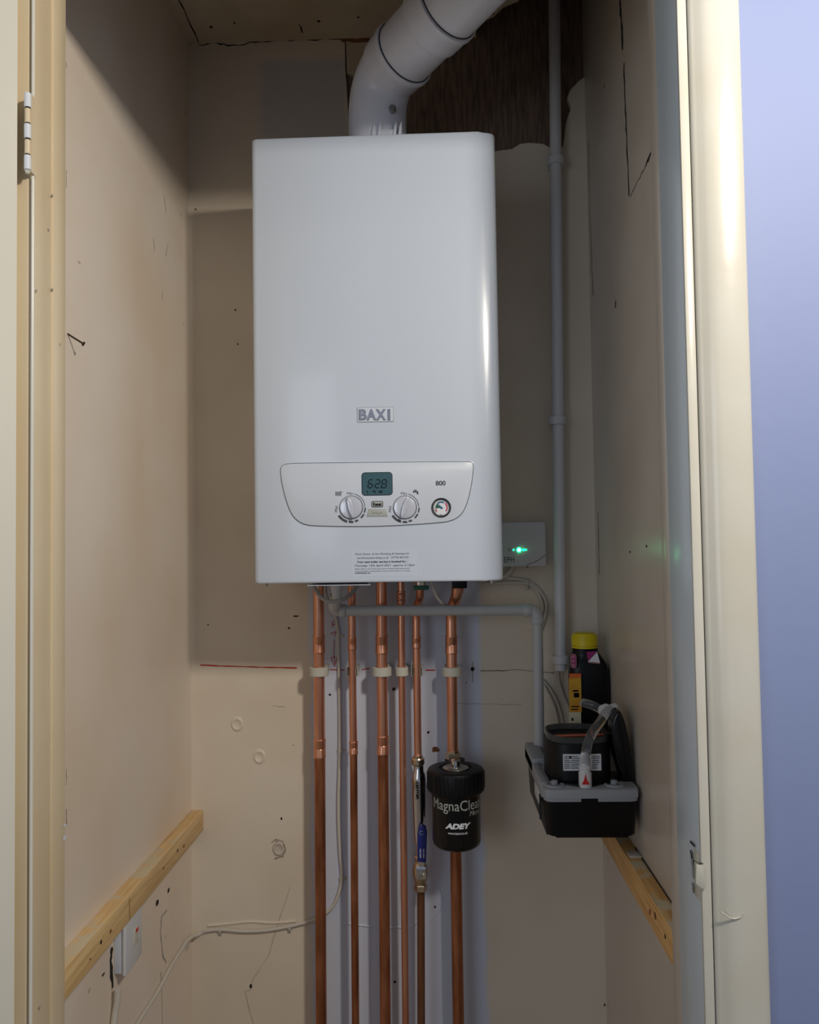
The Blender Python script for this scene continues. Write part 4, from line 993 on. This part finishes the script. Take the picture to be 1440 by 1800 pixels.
xyprism(mb, sk, kz2 - .001, kz2 + .003, M['blackm'], .001); mb.build('housing_skirt', mh)
# copper offcut on the housing
a_ = P(977, 1300, 1.50); b2 = P(1064, 1298, 1.50)
mb = MB(); mb.cyl((a_.x, 1.505, zt_ + .0045), (b2.x, 1.515, zt_ + .0045), .0035, M['terra'], seg=16)
tag(mb.build('copper_offcut', loc=(a_.x, 1.505, zt_)), 'short copper pipe offcut lying on top of the pump housing', 'pipe offcut')
# white hose barb with red arrow
bY = 1.448; q = P(1029, 1376, bY); zbase = kz2 - .001
mb = MB(); zz = lambda y: P(1029, y, bY).z
mb.lathe((q.x, bY, zbase), (0, 0, 1), [(0, 0), (.0112, 0), (.0112, zz(1358) - zbase), (.0095, zz(1356) - zbase), (.0095, zz(1351) - zbase), (.0105, zz(1350) - zbase), (.0105, zz(1346) - zbase), (.0075, zz(1344) - zbase), (.0072, zz(1336) - zbase), (.0060, zz(1322) - zbase), (0, zz(1322) - zbase)], M['pvc'], 28)
hb = mb.build('hose_barb', pump)
for k in range(12):
    pass
mb = MB(); yf = bY - .0113
mb.prism([P(1023, 1379, yf), P(1037, 1379, yf), P(1032, 1371, yf), P(1029.5, 1360, yf), P(1027, 1371, yf)], (0, -.0006, 0), M['red']); mb.build('red_arrow', hb)
# clear hose
hpts = [P(1029, 1342, bY), P(1030, 1325, bY + .001), P(1034, 1305, bY + .006), P(1044, 1285, bY + .02), P(1056, 1268, bY + .04), P(1064, 1255, bY + .055), P(1069, 1247, bY + .07)]
mb = MB()
def hose(mb, pts, r, w, m):
    mb.tube(pts, r, m, 20); 
hose(mb, hpts, .0083, .002, M['clear']); mb.build('clear_hose', pump, angle=70)
cq = P(1069, 1246, bY + .08)
mb = MB(); mb.lathe(cq + Vector((-.014, -.012, -.004)), Vector((1, .5, .22)), [(0, 0), (.0105, 0), (.0125, .003), (.0125, .014), (.009, .017), (.008, .032), (0, .032)], M['pvc'], 26); mb.build('hose_clip', pump)
mb = MB(); mb.tube([cq + Vector((-.008, 0, 0)), P(1056, 1247, bY + .085), P(1040, 1239, bY + .09), P(1022, 1234, bY + .10)], .0078, M['clear'], 18); mb.build('outlet_hose', pump, angle=70)
# black curved bracket by the wall
mb = MB(); kY = 1.475
ou = [(1080, 1241), (1087, 1248), (1095, 1275), (1102, 1315), (1106, 1350), (1106, 1378), (1102, 1386), (1094, 1380), (1084, 1356), (1074, 1320), (1068, 1285), (1070, 1258)]
mb.prism([P(x, y, kY + .035) for x, y in chaikin([Vector((x, y, 0)) for x, y in ou], 2) and [(v.x, v.y) for v in chaikin([Vector((x, y, 0)) for x, y in ou], 2)]], (0, -.035, 0), M['blackg'], .004, 3)
mb.build('side_guard', pump, angle=40)
mb = MB(); mb.box(kx0 - .002, kx0 + .001, ky0 + .05, ky0 + .12, kz1 - .024, kz1, M['pvc'], .001); mb.box(kx0 - .003, kx0, ky0 + .042, ky0 + .045, kz1 - .045, kz1, M['dark']); mb.build('side_label', pump)

# ================================================================ BOTTLE
oc = Vector((P(1030, 1200, 1.70).x + .0045, 1.695, kz2)); bzT = P(1028, 1138, 1.69).z
bot = thing('plastic_bottle', tuple(oc), 'black plastic bottle with a yellow screw cap and an orange label standing behind the pump', 'bottle')
mb = MB(); hgt = bzT - kz2
prof = [(0, 1, .62), (.004, 1, .62)]
secs = [(0.0, .92), (.006, 1.0), (hgt - .058, 1.0), (hgt - .045, .985), (hgt - .034, .93), (hgt - .024, .84), (hgt - .016, .74), (hgt - .010, .66), (hgt, .64)]
hwid, hdep = .040, .030; n = 44; vs = []; fs = []
rot = Matrix.Rotation(R(-6), 3, 'Z')
for i_, (z, s_) in enumerate(secs):
    for k in range(n):
        t = 2 * math.pi * k / n; c_, q_ = math.cos(t), math.sin(t); e_ = .55 if s_ > .8 else .95
        w_ = hwid * s_; d_ = (hdep * s_ if s_ > .8 else max(hdep * s_, .023))
        p = Vector((w_ * math.copysign(abs(c_) ** e_, c_) , d_ * math.copysign(abs(q_) ** e_, q_), z))
        if s_ <= .84: p.x -= .006 * (1 - (s_ - .64) / .2 * .6)
        vs.append(oc + rot @ p)
for r_ in range(len(secs) - 1):
    for k in range(n): fs.append([r_ * n + k, r_ * n + (k + 1) % n, (r_ + 1) * n + (k + 1) % n, (r_ + 1) * n + k])
fs.append(list(range(n))[::-1]); fs.append([(len(secs) - 1) * n + k for k in range(n)])
mb.add(vs, fs, M['black']); bd = mb.build('body', bot, angle=50)
q = P(1028, 1138, 1.69)
mb = MB(); rc2 = .0262
mb.lathe((q.x, 1.69, q.z), (0, 0, 1), [(0, 0), (rc2, 0), (rc2, .003), (rc2 - .003, .0035), (rc2 - .003, .005), (rc2 - .0005, .0055), (rc2 - .0012, .024), (rc2 - .004, .0285), (rc2 - .008, .0305), (0, .0305)], M['yellow'], 48)
for k in range(44):
    a_ = 2 * math.pi * k / 44; v = Vector((math.cos(a_), math.sin(a_), 0)); t = Vector((-v.y, v.x, 0)); b0 = Vector((q.x, 1.69, q.z + .006)) + v * (rc2 - .0014)
    mb.prism([b0 - t * .0008, b0 + t * .0008, b0 + t * .0006 + v * .0013, b0 - t * .0006 + v * .0013], (0, 0, .0185), M['yellow'])
mb.build('screw_cap', bot, angle=30)
fyb = oc.y - hdep - .0035
def lab_(x0, y0, x1, y1, m, t=.0004, dy=0):
    a_ = P(x0, y1, fyb - dy); b3 = P(x1, y0, fyb - dy); mb.box(a_.x, b3.x, fyb - dy - t, fyb + .003, a_.z, b3.z, m)
mb = MB(); lab_(1001.5, 1184, 1021.5, 1192, M['orange']); lab_(1001.5, 1192, 1021.5, 1252, M['amber']); lab_(1001.5, 1252, 1021.5, 1292, M['pale'])
fl = mb.build('front_label', bot)
mb = MB(); 
text(mb, 'Fernox', 1012, 1193, 1015, 1205, fyb - .0005, M['paper'], rot=1) if False else None
for (x0, y0, x1, y1) in ((1007, 1213, 1017, 1216), (1009, 1218, 1018, 1226), (1004, 1241, 1018, 1243), (1004, 1246, 1016, 1248), (1005, 1262, 1008, 1267), (1014, 1274, 1018, 1279), (1005, 1276, 1010, 1280)): lab_(x0, y0, x1, y1, M['black_ink'], .0003, .0005)
mb.build('printed_marks', fl)
mb = MB(); c = P(1008.5, 1162, fyb)
mb.prism([(c.x + .0055 * math.cos(t), fyb, c.z + (.0085 if math.sin(t) > 0 else -.0085) + .0055 * math.sin(t)) for t in [2 * math.pi * k / 24 for k in range(24)]], (0, -.0006, 0), M['pink'])
mb.prism([(c.x + .0044 * math.cos(t), fyb - .0006, c.z + (.0085 if math.sin(t) > 0 else -.0085) + .0044 * math.sin(t)) for t in [2 * math.pi * k / 24 for k in range(24)]], (0, -.0003, 0), M['magenta'])
text(mb, 'Fer', c.x, c.z, 0, 0, 0, M['pink']) if False else None
for dz in (-.008, 0, .008): arc(mb, c.x, c.z + dz, fyb - .0009, .0012, .0026, 30, 330, M['pink'], .0002)
mb.build('badge', bot)
mb = MB(); fy2 = fyb - .0002
mb.prism([P(1031, 1146, fy2), P(1050, 1145, fy2), P(1034, 1162, fy2)], (0, .004, 0), M['magenta']); mb.prism([P(1050, 1146, fy2), P(1055, 1165, fy2), P(1034, 1163, fy2)], (0, .004, 0), M['paper'])
mb.ribbon([P(1034, 1164.3, fy2), P(1055, 1166.3, fy2)], BY, .0012, M['pink'], lift=.0003)
mb.build('corner_sticker', bot)

# ================================================================ CAMERA AND LIGHT
cam = bpy.data.cameras.new('camera'); co = bpy.data.objects.new('camera', cam); COL.objects.link(co); SC.camera = co
cam.sensor_fit = 'HORIZONTAL'; cam.sensor_width = 36; cam.lens = 36 * F / 1440; cam.clip_start = .01
# rows r, u, -d of the world->camera rotation; world axes (X, Y, Z) map to (_r, _d, _u)
rx = Vector((_r.x, _d.x, _u.x)); ry = Vector((_r.y, _d.y, _u.y)); rz = Vector((_r.z, _d.z, _u.z))
m3 = Matrix((rx, ry, -rz)).transposed()
co.matrix_world = Matrix.Translation(EYE) @ m3.to_4x4()

def area(name, loc, target, size, power, color, size_y=None, shape='DISK'):
    l = bpy.data.lights.new(name, 'AREA'); l.shape = shape; l.size = size
    if size_y: l.shape = 'RECTANGLE'; l.size_y = size_y
    l.energy = power; l.color = color
    o = bpy.data.objects.new(name, l); COL.objects.link(o); o.location = loc
    o.rotation_euler = (Vector(target) - Vector(loc)).to_track_quat('-Z', 'Y').to_euler(); return o
area('hall_lamp', (.66, .12, 2.12), (-.2, 1.7, 1.2), .16, 13.2, (1, .915, .80))
area('cool_fill', (-1.75, -1.6, 1.5), (.1, 1.6, 1.3), 1.1, 9, (.80, .89, 1), 1.4)  # added cool fill from the left, no actual window there
w = bpy.data.worlds.new('world'); SC.world = w; w.use_nodes = True
bg = w.node_tree.nodes['Background']; bg.inputs[0].default_value = (.72, .82, 1, 1); bg.inputs[1].default_value = .19

for o in COL.objects:
    if '_o' in o: del o['_o']
vs_ = SC.view_settings; vs_.view_transform = 'Standard'; vs_.look = 'None'; vs_.gamma = 1; vs_.use_curve_mapping = False; vs_.exposure = .3
